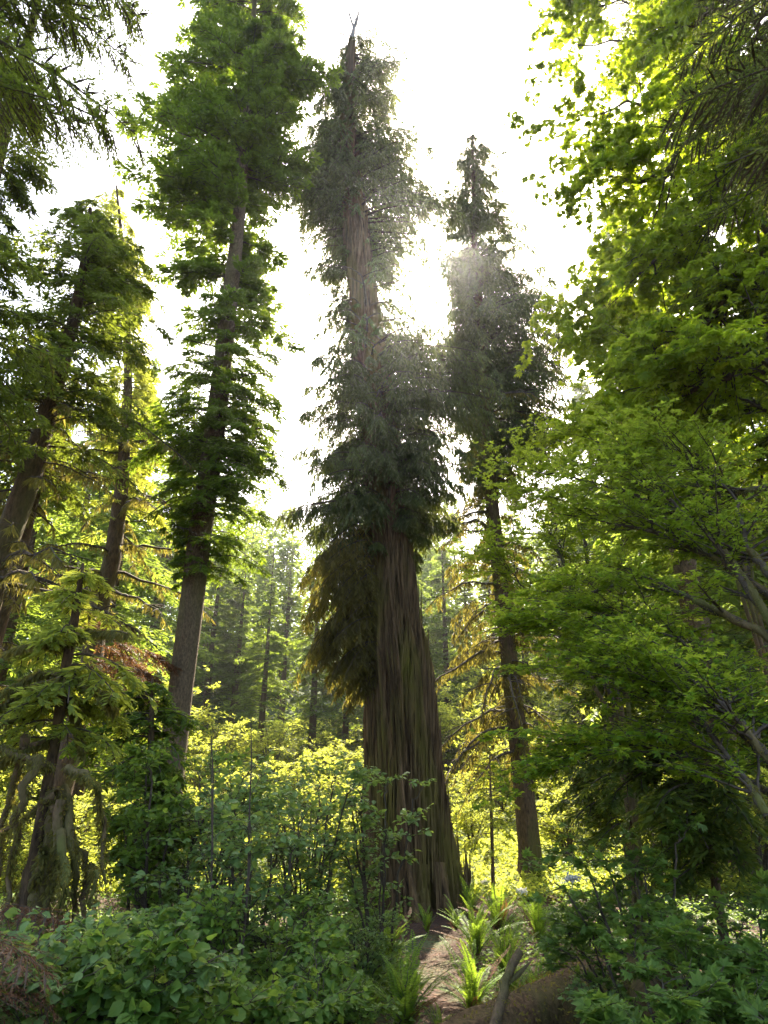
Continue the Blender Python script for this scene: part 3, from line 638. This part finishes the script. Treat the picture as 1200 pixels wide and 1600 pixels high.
for n_, (px, Dd, ty, pi_, lab) in enumerate(far):
    top = P(px + 0.0, ty, Dd); bx = top[0]; g = float(ground_z(bx, Dd)); s = (top[2] - g) / PH[pi_]
    w = s * (1 if s < 1.2 else .9)
    copy_tree(protos[pi_], (bx, Dd, g), n_ * 1.7, (w * 1.45, w * 1.45, s), lab, 'distant conifers behind the big trees')
for p_ in protos:
    for ch in list(p_.children): bpy.data.objects.remove(ch)
    bpy.data.objects.remove(p_)

# far-off wood on the rising hill, one mass
R = np.random.default_rng(77); S = Soup()
for q in range(230):
    y = R.uniform(66, 135); x = R.uniform(-.85, .95) * y; g = float(ground_z(x, y)); H = R.uniform(17, 27); n = 900
    f = R.uniform(.0, 1, n)**1.0; rr = H * .19 * (1.04 - f)**.8 * R.uniform(.2, 1.1, n); az = R.uniform(0, 6.283, n)
    B = np.stack([x + rr * np.cos(az), y + rr * np.sin(az), g + f * H], -1)
    S.leaves(B, np.stack([np.cos(az), np.sin(az), R.uniform(-.6, .3, n)], -1) + R.normal(0, .3, (n, 3)), np.array([0, 0, 1.]) + R.normal(0, .5, (n, 3)), R.uniform(.5, 1.3, n), R.uniform(.2, .45, n), 0)
    S.tubes(np.array([[x, y, g - 1], [x, y, g + H * .5], [x, y, g + H]]), np.array([.16, .12, .03]), 5, 1)
solo('distant_forest', S, [M_far, M_hbark], 'far-off hazy conifer forest on the rising hillside', 'forest', kind='stuff')

# ------------------------------------------------------------------ undergrowth on the sunny slope (nobody could count it)
R = np.random.default_rng(81); S = Soup()
n = 150000
y = 21.5 + 48 * R.uniform(0, 1, n)**1.4; x = R.uniform(-1, 1, n) * (y * .75 + 3)
hgt = .25 + .9 * np.clip(fbm(x * .35, y * .35, 1.7, 3), 0, 1) * 1.6
B = np.stack([x, y, ground_z(x, y) + R.uniform(0, 1, n)**.6 * hgt], -1)
sz = R.uniform(.09, .22, n) * (.6 + y / 45)
S.leaves(B, R.normal(0, 1, (n, 3)) * [1, 1, .4], np.array([0, 0, 1.]) + R.normal(0, .5, (n, 3)), sz, sz * .55)
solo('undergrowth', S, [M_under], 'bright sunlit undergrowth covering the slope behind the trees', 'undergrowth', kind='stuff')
R = np.random.default_rng(82); S = Soup(); n = 95000
y = 2.5 + 23 * R.uniform(0, 1, n)**.8; x = R.uniform(-1, 1, n) * (y * .75 + 2)
g_ = ground_z(x, y); 
path = (np.abs(x - np.interp(y, [3, 8, 12, 16, 20, 24], [.7, .8, .95, 1.15, 2.2, 3.5])) < np.interp(y, [3, 8, 12, 16, 20], [.3, .35, .5, .7, 1.2]))
cov = (fbm(x * .5, y * .5, 5.5, 2) > np.where((x < -.6) | (x > 4), -2, -.45)) & ~path
x, y, g_ = x[cov], y[cov], g_[cov]; n = len(x)
B = np.stack([x, y, g_ + R.uniform(0, 1, n)**.8 * (.14 + .7 * np.clip(fbm(x * .8, y * .8, 2.2, 2), 0, 1))], -1)
sz = R.uniform(.035, .085, n) * (.8 + y / 30)
S.leaves(B, R.normal(0, 1, (n, 3)) * [1, 1, .35], np.array([0, 0, 1.]) + R.normal(0, .45, (n, 3)), sz, sz * .6)
solo('ground_cover', S, [M_shrub], 'low green ground cover on the shaded forest floor', 'ground cover', kind='stuff')
S = Soup(); n = 60000
x = R.uniform(-5, 8, n); y = R.uniform(4, 26, n)
S.leaves(np.stack([x, y, ground_z(x, y) + R.uniform(0.0, .03, n)], -1), R.normal(0, 1, (n, 3)) * [1, 1, .12], np.array([0, 0, 1.]) + R.normal(0, .25, (n, 3)), R.uniform(.04, .14, n), R.uniform(.006, .02, n))
n = 1500; x = R.uniform(-3, 6, n); y = R.uniform(5, 20, n)
S.leaves(np.stack([x, y, ground_z(x, y) + R.uniform(0.0, .05, n)], -1), R.normal(0, 1, (n, 3)) * [1, 1, .15], R.normal(0, 1, (n, 3)), R.uniform(.12, .5, n), R.uniform(.008, .018, n), 1)
solo('needle_litter', S, [M_brown, M_twig], 'rusty fallen needles and twigs scattered on the path', 'leaf litter', kind='stuff')

# ------------------------------------------------------------------ shrubs
def shrub(label, seed, px, D, top_py, w, nst, leafL, leafW, fol, kind='ovate', nl=9, name='shrub', n=(9, 5), spread=.8, group=None, z0=None, tilt=.4, down=.15):
    R = np.random.default_rng(seed); c = P(px, 1300, D); x0 = c[0]; g = float(ground_z(x0, D))
    H = P(px, top_py, D)[2] - g
    root = empty(name, (x0, D, g), label, 'shrub', group); C = Soup()
    sp = dict(n=n, f=.5, ang=1., flat=.5, levels=3, len=(.42 * min(w, H) + .12, .22 * min(w, H) + .08), up=.15, sag=.1, t0=.06)
    lf = leaf_round(nl, leafL, leafW, kind=kind, spread=spread, tilt=tilt, down=down)
    Wd = Soup()
    for s in range(nst):
        a = R.uniform(0, 6.283); rr = w * R.uniform(.1, 1)
        b = np.array([x0 + .15 * w * math.cos(a), D + .15 * w * math.sin(a), g - .05])
        hh = H * R.uniform(.62, 1.0)
        e = [b, b + [rr * .35 * math.cos(a), rr * .35 * math.sin(a), hh * .55], b + [rr * .75 * math.cos(a), rr * .75 * math.sin(a), hh * .9], b + [rr * math.cos(a), rr * math.sin(a), hh * .97]]
        grow(C, e, .012 + .004 * H, .004, R, 1, sp, lf)
    part('foliage', C, [fol, M_twig], root)
    return root
G1 = 'leafy shrubs in the left foreground'
for i, a in enumerate([
  ('broad-leaved shrub in the bottom left corner', 40, 4.3, 1500, .6), ('round-leaved shrub at bottom edge, second from the left corner', 165, 4.6, 1440, .7),
  ('round-leaved shrub at bottom edge, third from the left corner', 290, 4.8, 1455, .7), ('round-leaved shrub at bottom edge, left of the sword ferns', 440, 5.2, 1500, .5),
  ('taller leafy shrub behind the bottom left ones, below the dark young hemlock', 215, 6.3, 1425, .8), ('leafy shrub with light leaf tips at lower left, below the pale tall shrub', 380, 6.8, 1390, .75),
  ('shaded leafy shrub at the lower left edge beside the stump', 20, 6.2, 1470, .7)]):
    lab, px, D_, tp, w = a
    shrub(lab, 90 + i, px, D_, tp, w, 9, (.078, .07, .085, .06)[i % 4], .74, (M_shrub, M_pale, M_shrub)[i % 3], nl=9, n=(9, 5), group=G1, tilt=.6, down=.3)
shrub('tall pale green shrub between tall fir and giant cedar, nearer one', 101, 400, 8.5, 1215, 1.25, 12, .085, .6, M_pale, nl=9, n=(10, 5))
shrub('tall pale green shrub left of the giant cedar trunk base', 102, 490, 10.5, 1190, 1.2, 12, .085, .6, M_pale, nl=9, n=(10, 5))
shrub('pale green shrub directly below the tall fir trunk', 103, 310, 10.0, 1165, 1.1, 10, .085, .6, M_pale, nl=9, n=(10, 5))
shrub('wide shaded shrub low before the pale tall shrubs', 104, 440, 8.0, 1370, .8, 9, .075, .6, M_shrub, nl=8)
shrub('light-leaved shrub climbing in front of the giant cedar trunk', 105, 592, 11.0, 1195, .75, 8, .10, .6, M_pale, nl=7, n=(8, 4))
shrub('small shrub at the left foot of the giant cedar', 106, 560, 13.0, 1370, .8, 7, .08, .6, M_shrub, nl=7)
G2 = 'lobed-leaf shrubs on the right'
for i, a in enumerate([
  ('lobed-leaf shrub above the fallen log', 950, 8.0, 1380, .65), ('tall lobed-leaf shrub right of the slender conifer base', 985, 7.5, 1270, .85),
  ('lobed-leaf shrub at lower right, right of the log', 1010, 6.2, 1420, .75), ('shaded lobed-leaf shrub at the right edge', 1120, 6.6, 1370, .8),
  ('dark lobed-leaf shrub in the bottom right corner', 1140, 5.0, 1520, .6), ('lobed-leaf shrub beside the foot of the slender conifer', 905, 12.0, 1370, .8),
  ('low lobed-leaf shrub at bottom edge below the tall one on the right', 985, 5.0, 1530, .5)]):
    lab, px, D_, tp, w = a
    shrub(lab, 110 + i, px, D_, tp, w, 7, .085, .9, M_shrub, kind='palm', nl=6, n=(8, 4), group=G2, tilt=.3)
shrub('leafy green shrub covering the foot of the tall fir trunk', 120, 255, 8.6, 1120, .7, 9, .08, .66, M_shrub, nl=9, n=(10, 5), tilt=.6)
shrub('low small-leaved plant left of the sword ferns', 121, 560, 9.2, 1430, .45, 9, .042, .6, M_pale, nl=14, n=(9, 5), tilt=.6)
shrub('low small-leaved plant between the ferns and the leafy foreground shrubs', 122, 520, 7.4, 1500, .5, 9, .045, .6, M_shrub, nl=14, n=(9, 5), tilt=.6)
shrub('small-leaved dark bush in shade below the tall pale shrubs', 123, 450, 9.6, 1400, .9, 9, .045, .6, M_shrub, nl=14, n=(9, 5), tilt=.6)
shrub('sprawling small-leaved plant along the right edge of the log', 124, 960, 7.0, 1545, .4, 8, .045, .7, M_pale, nl=12, n=(8, 5), tilt=.6)
# saplings with straight thin stems
for i, (lab, px0, px1, top_, D_) in enumerate([('thin upright sapling in front of the pale shrubs, left one of two', 335, 330, 1150, 6.5), ('thin upright sapling in front of the pale shrubs, right one of two', 378, 392, 1130, 6.8)]):
    R = np.random.default_rng(130 + i); b = P(px0, 1500, D_); b[2] = ground_z(b[0], D_) - .05; tp = P(px1, top_, D_)
    root = empty('sapling', (b[0], D_, b[2]), lab, 'sapling'); S = Soup(); stick(S, [b, (b + tp) / 2 + [.05, 0, 0], tp], .016, .005, jig=.008); part('stem', S, [M_twig], root)
    C = Soup(); grow(C, [b + (tp - b) * .35, (b + tp) / 2 + [.05, 0, 0], tp], .01, .003, R, 1, dict(n=(14, 4), f=.5, ang=1, flat=.4, levels=3, len=(.4, .2), up=.1, sag=.1, t0=.0), leaf_round(5, .08, .6))
    part('foliage', C, [M_pale, M_twig], root)
# sunlit bushes on the slope behind
protoB = []
for i in range(3):
    R = np.random.default_rng(140 + i); r_ = empty('bush', (0, 0, 0), 'x', 'bush'); C = Soup()
    for s in range(13):
        a = R.uniform(0, 6.283); rr = 1.3 * R.uniform(.2, 1); hh = 2.6 * R.uniform(.5, 1)
        grow(C, [[0, 0, -.1], [rr * .4 * math.cos(a), rr * .4 * math.sin(a), hh * .6], [rr * math.cos(a), rr * math.sin(a), hh]], .03, .006, R, 1,
             dict(n=(8, 4), f=.5, ang=1, flat=.5, levels=3, len=(.9, .45), up=.1, sag=.15, t0=.2), leaf_round(13, .105, .6, kind='q'))
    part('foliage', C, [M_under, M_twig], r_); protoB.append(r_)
bl = [(120, 24, 1.3), (200, 28, 1.2), (255, 22, 1.0), (330, 26, 1.2), (380, 32, 1.5), (430, 25, 1.1), (470, 36, 1.6), (520, 28, 1.3), (560, 24, 1.2), (700, 34, 1.4), (735, 29, .9), (775, 38, 1.5), (880, 27, 1.3),
      (930, 30, 1.5), (1010, 24, 1.4), (1090, 26, 1.3), (60, 30, 1.6), (0, 22, 1.3), (-60, 27, 1.5), (1160, 22, 1.5), (300, 40, 1.8), (420, 46, 2), (700, 48, 2), (850, 44, 2), (1000, 38, 2), (160, 42, 2), (80, 18, 1.0), (340, 44, 1.6), (520, 46, 1.8), (690, 52, 2.8), (740, 47, 2.6), (790, 54, 3), (850, 40, 2.4), (900, 34, 2.0), (250, 44, 2.6), (180, 36, 2.2), (110, 40, 2.6), (40, 36, 2.4), (960, 44, 3), (1060, 34, 2.6), (1150, 30, 2.4)]
side = lambda p: 'left of the tall fir' if p < 270 else 'between tall fir and giant cedar' if p < 640 else 'between giant cedar and slender conifer' if p < 790 else 'right of the slender conifer'
for i, (px, D_, s) in enumerate(bl):
    c = P(px, 1250, D_); rank = 'nearer' if D_ < 27 else 'middle' if D_ < 36 else 'farther'
    copy_tree(protoB[i % 3], (c[0], D_, ground_z(c[0], D_)), i * 2.1, (s, s, s * (.8 + .1 * (i % 4))), f'{rank} sunlit yellow-green bush on the slope {side(px)}', f'sunlit bushes {side(px)}, {rank}')
for p_ in protoB:
    for ch in list(p_.children): bpy.data.objects.remove(ch)
    bpy.data.objects.remove(p_)

# ------------------------------------------------------------------ sword ferns
def frond(seed):
    R = np.random.default_rng(seed); S = Soup(); L = 1.0; n = 44; t = np.linspace(0, 1, 16)
    up = 1.0 if seed % 2 else .85
    p = np.stack([.42 * t**1.9 + .05 * t, 0 * t + R.normal(0, .01, 16), up * (t - .16 * t**3.5)], -1) * L; 
    S.tubes(p, .006 * (1.1 - t), 4, 1)
    tt = np.linspace(.12, .99, n); x = tt * 15; i = np.minimum(x.astype(int), 14); b = p[i] + (p[i + 1] - p[i]) * (x - i)[:, None]; tg = nrm(p[i + 1] - p[i])
    for sgn in (-1, 1):
        d = np.array([0, sgn, 0]) + tg * .35 + R.normal(0, .06, (n, 3)); N = nrm(np.cross(tg, [0, 1., 0])) * -1 + R.normal(0, .12, (n, 3))
        l = .085 * np.sin(np.pi * np.clip(tt * .86 + .14, 0, 1))**.7 + .008
        S.leaves(b, d, N, l, .017, 0)
    return S.mesh('frond', [M_fern, M_twig])
FR = [frond(s) for s in range(5)]
FR[4].materials[0] = M_brown
def fern(label, px, py, D_, s, nf, seed):
    R = np.random.default_rng(seed); c = P(px, py, D_); g = float(ground_z(c[0], D_)); r = empty('sword_fern', (c[0], D_, g), label, 'fern', 'sword ferns along the path')
    nf = int(nf * 1.5)
    for i in range(nf):
        dead = R.uniform() < .14; o = bpy.data.objects.new('frond', FR[4 if dead else i % 4]); COL.objects.link(o); o.parent = r
        o.rotation_euler = (R.uniform(-.15, .15), R.uniform(-.35, .35) - (.15 if i % 3 == 0 else 0), i * 6.283 / nf + R.uniform(-.2, .2)); k = s * R.uniform(.55, 1.15); o.scale = (k * R.uniform(.8, 1.5) * (1.5 if dead else 1), k, k * (.5 if dead else R.uniform(.75, 1.05)))
for a in [('bright sword fern at bottom centre, in front of the path', 632, 1590, 8.3, .98, 26), ('sword fern at the left foot of the giant cedar', 604, 1490, 13.0, 1.05, 22),
          ('sword fern right of the path, level with the cedar base', 745, 1490, 13.6, 1.1, 22), ('pale sunlit sword fern right of the path', 738, 1560, 9.8, .85, 22),
          ('sword fern behind the mossy stick, near the slender conifer', 780, 1430, 16.5, 1.3, 22), ('light sword fern between the mossy stick and the shrubs', 838, 1540, 9.5, .75, 18),
          ('small sword fern at bottom edge beside the path', 686, 1610, 8.2, .4, 14), ('sword fern in shade left of the path, behind the brightest one', 580, 1540, 10.5, .8, 16),
          ('sword fern at the right foot of the giant cedar', 735, 1400, 19.0, 1.0, 16), ('sword fern in deep shade at the bottom left of centre', 520, 1600, 8.6, .7, 16), ('sword fern with arching blades at bottom right', 985, 1600, 7.0, .75, 16), ('sword fern behind the pale sunlit one, right of the path', 790, 1500, 12.0, .95, 20),
          ('sword fern between the slender conifer and the lobed-leaf shrubs', 840, 1430, 15.0, 1.1, 18), ('sword fern left of the path beside the cedar foot shrub', 610, 1530, 10.8, .9, 20), ('low sword fern against the fallen log', 870, 1560, 8.9, .6, 16), ('sword fern tucked behind the leaning branch', 800, 1560, 10.4, .8, 18), ('low sword fern against the middle of the cedar foot', 668, 1470, 16.8, .6, 14),
          ('small sword fern right of the path, nearest the cedar roots', 712, 1450, 17.2, .7, 14), ('sword fern in shade at the far left of the path, nearest the bottom edge', 575, 1590, 8.9, .7, 18), ('small bright sword fern between log and leaning branch', 835, 1585, 8.6, .5, 14)]:
    fern(*a, seed=hash(a[1]) % 999)

# ------------------------------------------------------------------ logs, stick, stump
S = Soup(); a, b = P(752, 1640, 6.6), P(812, 1488, 7.3)
stick(S, [a, a * .66 + b * .34 + [.03, 0, 0], a * .33 + b * .67 - [.02, 0, 0], b], .050, .038, sides=14, jig=.010)
S.leaves(np.array([a * .4 + b * .6]), np.array([[1, 0, .8]]), np.array([[0, 1., 0]]), .35, .05)
mossy(S, [a, b], .08, rng, 300, .03, 1, .3)
solo('mossy_branch', S, [M_moss_bark, M_moss], 'mossy broken branch leaning up from the bottom edge, right of the path', 'branch')
def log(name, label, A, B, r0, r1, mat_, cat, seed=0):
    n = 60; sides = 40; t = np.linspace(0, 1, n); pts = A + (B - A) * t[:, None]; T = nrm(B - A); A_ = nrm(np.cross(T, [0, 0, 1.])); B_ = np.cross(T, A_)
    th = np.arange(sides) / sides * 2 * math.pi; TT, TH = np.meshgrid(t, th, indexing='ij')
    r = (r0 + (r1 - r0) * TT) * (1 + .12 * fbm(np.cos(TH) * 2 + seed, np.sin(TH) * 2, TT * 6, 3))
    V = pts[:, None] + r[..., None] * (A_ * np.cos(TH)[..., None] + B_ * np.sin(TH)[..., None])
    i = np.arange(n - 1)[:, None]; j = np.arange(sides)[None]
    F = np.stack([i * sides + j, i * sides + (j + 1) % sides, (i + 1) * sides + (j + 1) % sides, (i + 1) * sides + j], -1)
    S = Soup(); S.add(V, F, 0, True)
    for e, c in ((0, A), (n - 1, B)):
        S.add(np.concatenate([V[e], [c]]), [[q, (q + 1) % sides, (q + 2) % sides, sides] for q in range(0, sides, 2)], 1)
    k_ = 900; tt = rng.uniform(0, 1, k_); aa = rng.uniform(-.3, 3.4, k_)   # moss on the upper side
    o_ = A_ * np.cos(aa)[:, None] + np.array([0, 0, 1.]) * np.sin(aa)[:, None]
    S.leaves(A + (B - A) * tt[:, None] + o_ * r0 * .97, o_ * .6 + rng.normal(0, .5, (k_, 3)), nrm(rng.normal(0, 1, (k_, 3))), rng.uniform(.02, .06, k_), .02, 2)
    return solo(name, S, [mat_, M_grey, M_moss], label, cat)
log('fallen_log', 'thick mossy fallen log at the bottom edge, right of the leaning branch', P(690, 1672, 7.4), P(935, 1532, 9.6), .30, .27, M_logbark, 'log')
log('fallen_log', 'reddish dark rotting log under the shrubs at bottom right', P(1010, 1520, 7.2), P(1085, 1660, 6.2), .22, .24, M_cbark, 'log', 4)
# mossy root-legged stump at left
R = np.random.default_rng(151)
D = 7.5; base = P(80, 1330, D); g = float(ground_z(base[0], D))
root = empty('mossy_stump', (base[0], D, g), 'mossy rotting stump with arching exposed roots, left side', 'stump')
S = Soup(); stick(S, [P(80, 1235, D), P(72, 1330, D), P(60, 1420, D), [P(60, 1420, D)[0], D, g - .1]], .07, .11, sides=20, jig=.04); mossy(S, [P(80, 1235, D), P(72, 1330, D), P(60, 1420, D)], .10, R, 700, .05, 1); part('stump_body', S, [M_moss_bark, M_moss], root)
for pts in [[(90, 1250), (60, 1330), (20, 1420), (-10, 1520)], [(95, 1250), (85, 1340), (70, 1430), (60, 1500)], [(90, 1280), (110, 1310), (138, 1352), (150, 1365), (140, 1420)], [(85, 1260), (95, 1340), (80, 1390), (75, 1450)],
            [(90, 1240), (40, 1280), (-20, 1310)], [(140, 1360), (128, 1400), (130, 1460)], [(80, 1200), (50, 1190), (0, 1165), (-40, 1180)], [(105, 1200), (150, 1225), (160, 1290), (165, 1380)], [(60, 1120), (30, 1120), (-20, 1150)], [(60, 1180), (30, 1270), (15, 1380), (5, 1520)], [(100, 1230), (118, 1330), (112, 1430), (120, 1520)], [(40, 1150), (10, 1290), (-20, 1430)], [(70, 1330), (45, 1420), (40, 1510)], [(95, 1300), (100, 1380), (92, 1440), (96, 1500)]]:
    S = Soup(); w = [P(a, b, D + R.uniform(-.6, .3)) for a, b in pts]; stick(S, w, .05, .014, sides=8, jig=.022); mossy(S, w, .045, R, 420, .055, 1, 1.0); part('root', S, [M_moss_bark, M_moss], root)
R = np.random.default_rng(171)
lim = Soup()
for pts in [[(98, 1060), (40, 1075), (-10, 1110), (-60, 1150)], [(98, 1055), (60, 1050), (0, 1085)], [(100, 1050), (130, 1065), (165, 1085), (180, 1110)], [(108, 1000), (140, 985), (200, 990)], [(85, 1150), (30, 1170), (-30, 1210)], [(95, 1080), (120, 1120), (130, 1180)], [(105, 1010), (60, 1000), (10, 1020)]]:
    w = [P(a_, b_, 7.5 + R.uniform(-.5, .2)) for a_, b_ in pts]; stick(lim, w, .035, .008, sides=7, jig=.02); mossy(lim, w, .03, R, 500, .09, 1, 1.6)
part('dead_limbs', lim, [M_moss_bark, M_moss], [o for o in COL.objects if o.name.startswith('young_hemlock') and 'rooted on the mossy stump' in o['label']][0], 'bare mossy radiating limbs')
# dead boughs, brown and drooping, bottom left; bare dead branches left
for (lab, px, py, D_, az, L, nm) in [('reddish brown dead bough drooping in the bottom left corner', -70, 1440, 4.1, -.1, .62, 1), ('brown dead bough hanging below the stump at lower left', -60, 1430, 5.6, .1, .9, 1),
                                     ('orange-brown dead bough by the fir trunk', 160, 985, 15, .1, 1.7, 1)]:
    R = np.random.default_rng(int(px + 1000)); S = Soup()
    for q in range(7):
        bough(S, P(px + R.uniform(-40, 60), py + R.uniform(-30, 130), D_ + R.uniform(-.5, .5)), az + R.uniform(-1.4, 1.4), L * R.uniform(.7, 1.1), dict(ST['hem'], hang=.35, droop=.3, rise=.1, ll=.05 * D_ / 4 if D_ < 9 else .12, lw=.009 * D_ / 4 if D_ < 9 else .03, n2=60, n3=30, l2=.5), R, 0, 1, .0025)
    solo('dead_bough', S, [M_brown, M_twig], lab, 'branch')
# white flower clusters
for i, (px, py, D_, lab) in enumerate([(757, 1378, 21.5, 'white flower cluster right of the giant cedar foot'), (893, 1372, 11, 'white flower cluster above the lobed-leaf shrubs'), (815, 1392, 16, 'white flower cluster left of the slender conifer foot')]):
    R = np.random.default_rng(160 + i); c = P(px, py, D_); g = float(ground_z(c[0], D_)); root = empty('flowering_plant', (c[0], D_, g), lab, 'plant'); S = Soup()
    stick(S, [[c[0], D_, g], [c[0] + .03, D_, (g + c[2]) / 2], c], .01, .006); part('stem', S, [M_vine], root)
    S = Soup(); n = 150; B = c + R.normal(0, 1, (n, 3)) * [.06, .06, .02]; S.leaves(B, R.normal(0, 1, (n, 3)), np.array([0, 0, 1.]) + R.normal(0, .4, (n, 3)), .05, .04); part('flower_head', S, [M_flower], root)

# ------------------------------------------------------------------ haze
HAZE = 0.00042
if HAZE:
    x0, x1, y0, y1, z0, z1 = -398, 398, -39, 398, -6, 75
    V = [(x, y, z) for x in (x0, x1) for y in (y0, y1) for z in (z0, z1)]
    S = Soup(); S.add(V, [[0, 1, 3, 2], [4, 6, 7, 5], [0, 4, 5, 1], [2, 3, 7, 6], [0, 2, 6, 4], [1, 5, 7, 3]])
    m, nt, nd, lk = mat('haze_air'); v = nd.new('ShaderNodeVolumePrincipled'); v.inputs['Color'].default_value = (.93, .95, .98, 1)
    v.inputs['Density'].default_value = HAZE; v.inputs['Anisotropy'].default_value = .86; o = nd.new('ShaderNodeOutputMaterial'); lk.new(v.outputs[0], o.inputs['Volume'])
    solo('haze', S, [m], 'thin pale air haze among the trees', 'haze', kind='stuff')
print('polys', sum(len(m.polygons) for m in bpy.data.meshes))
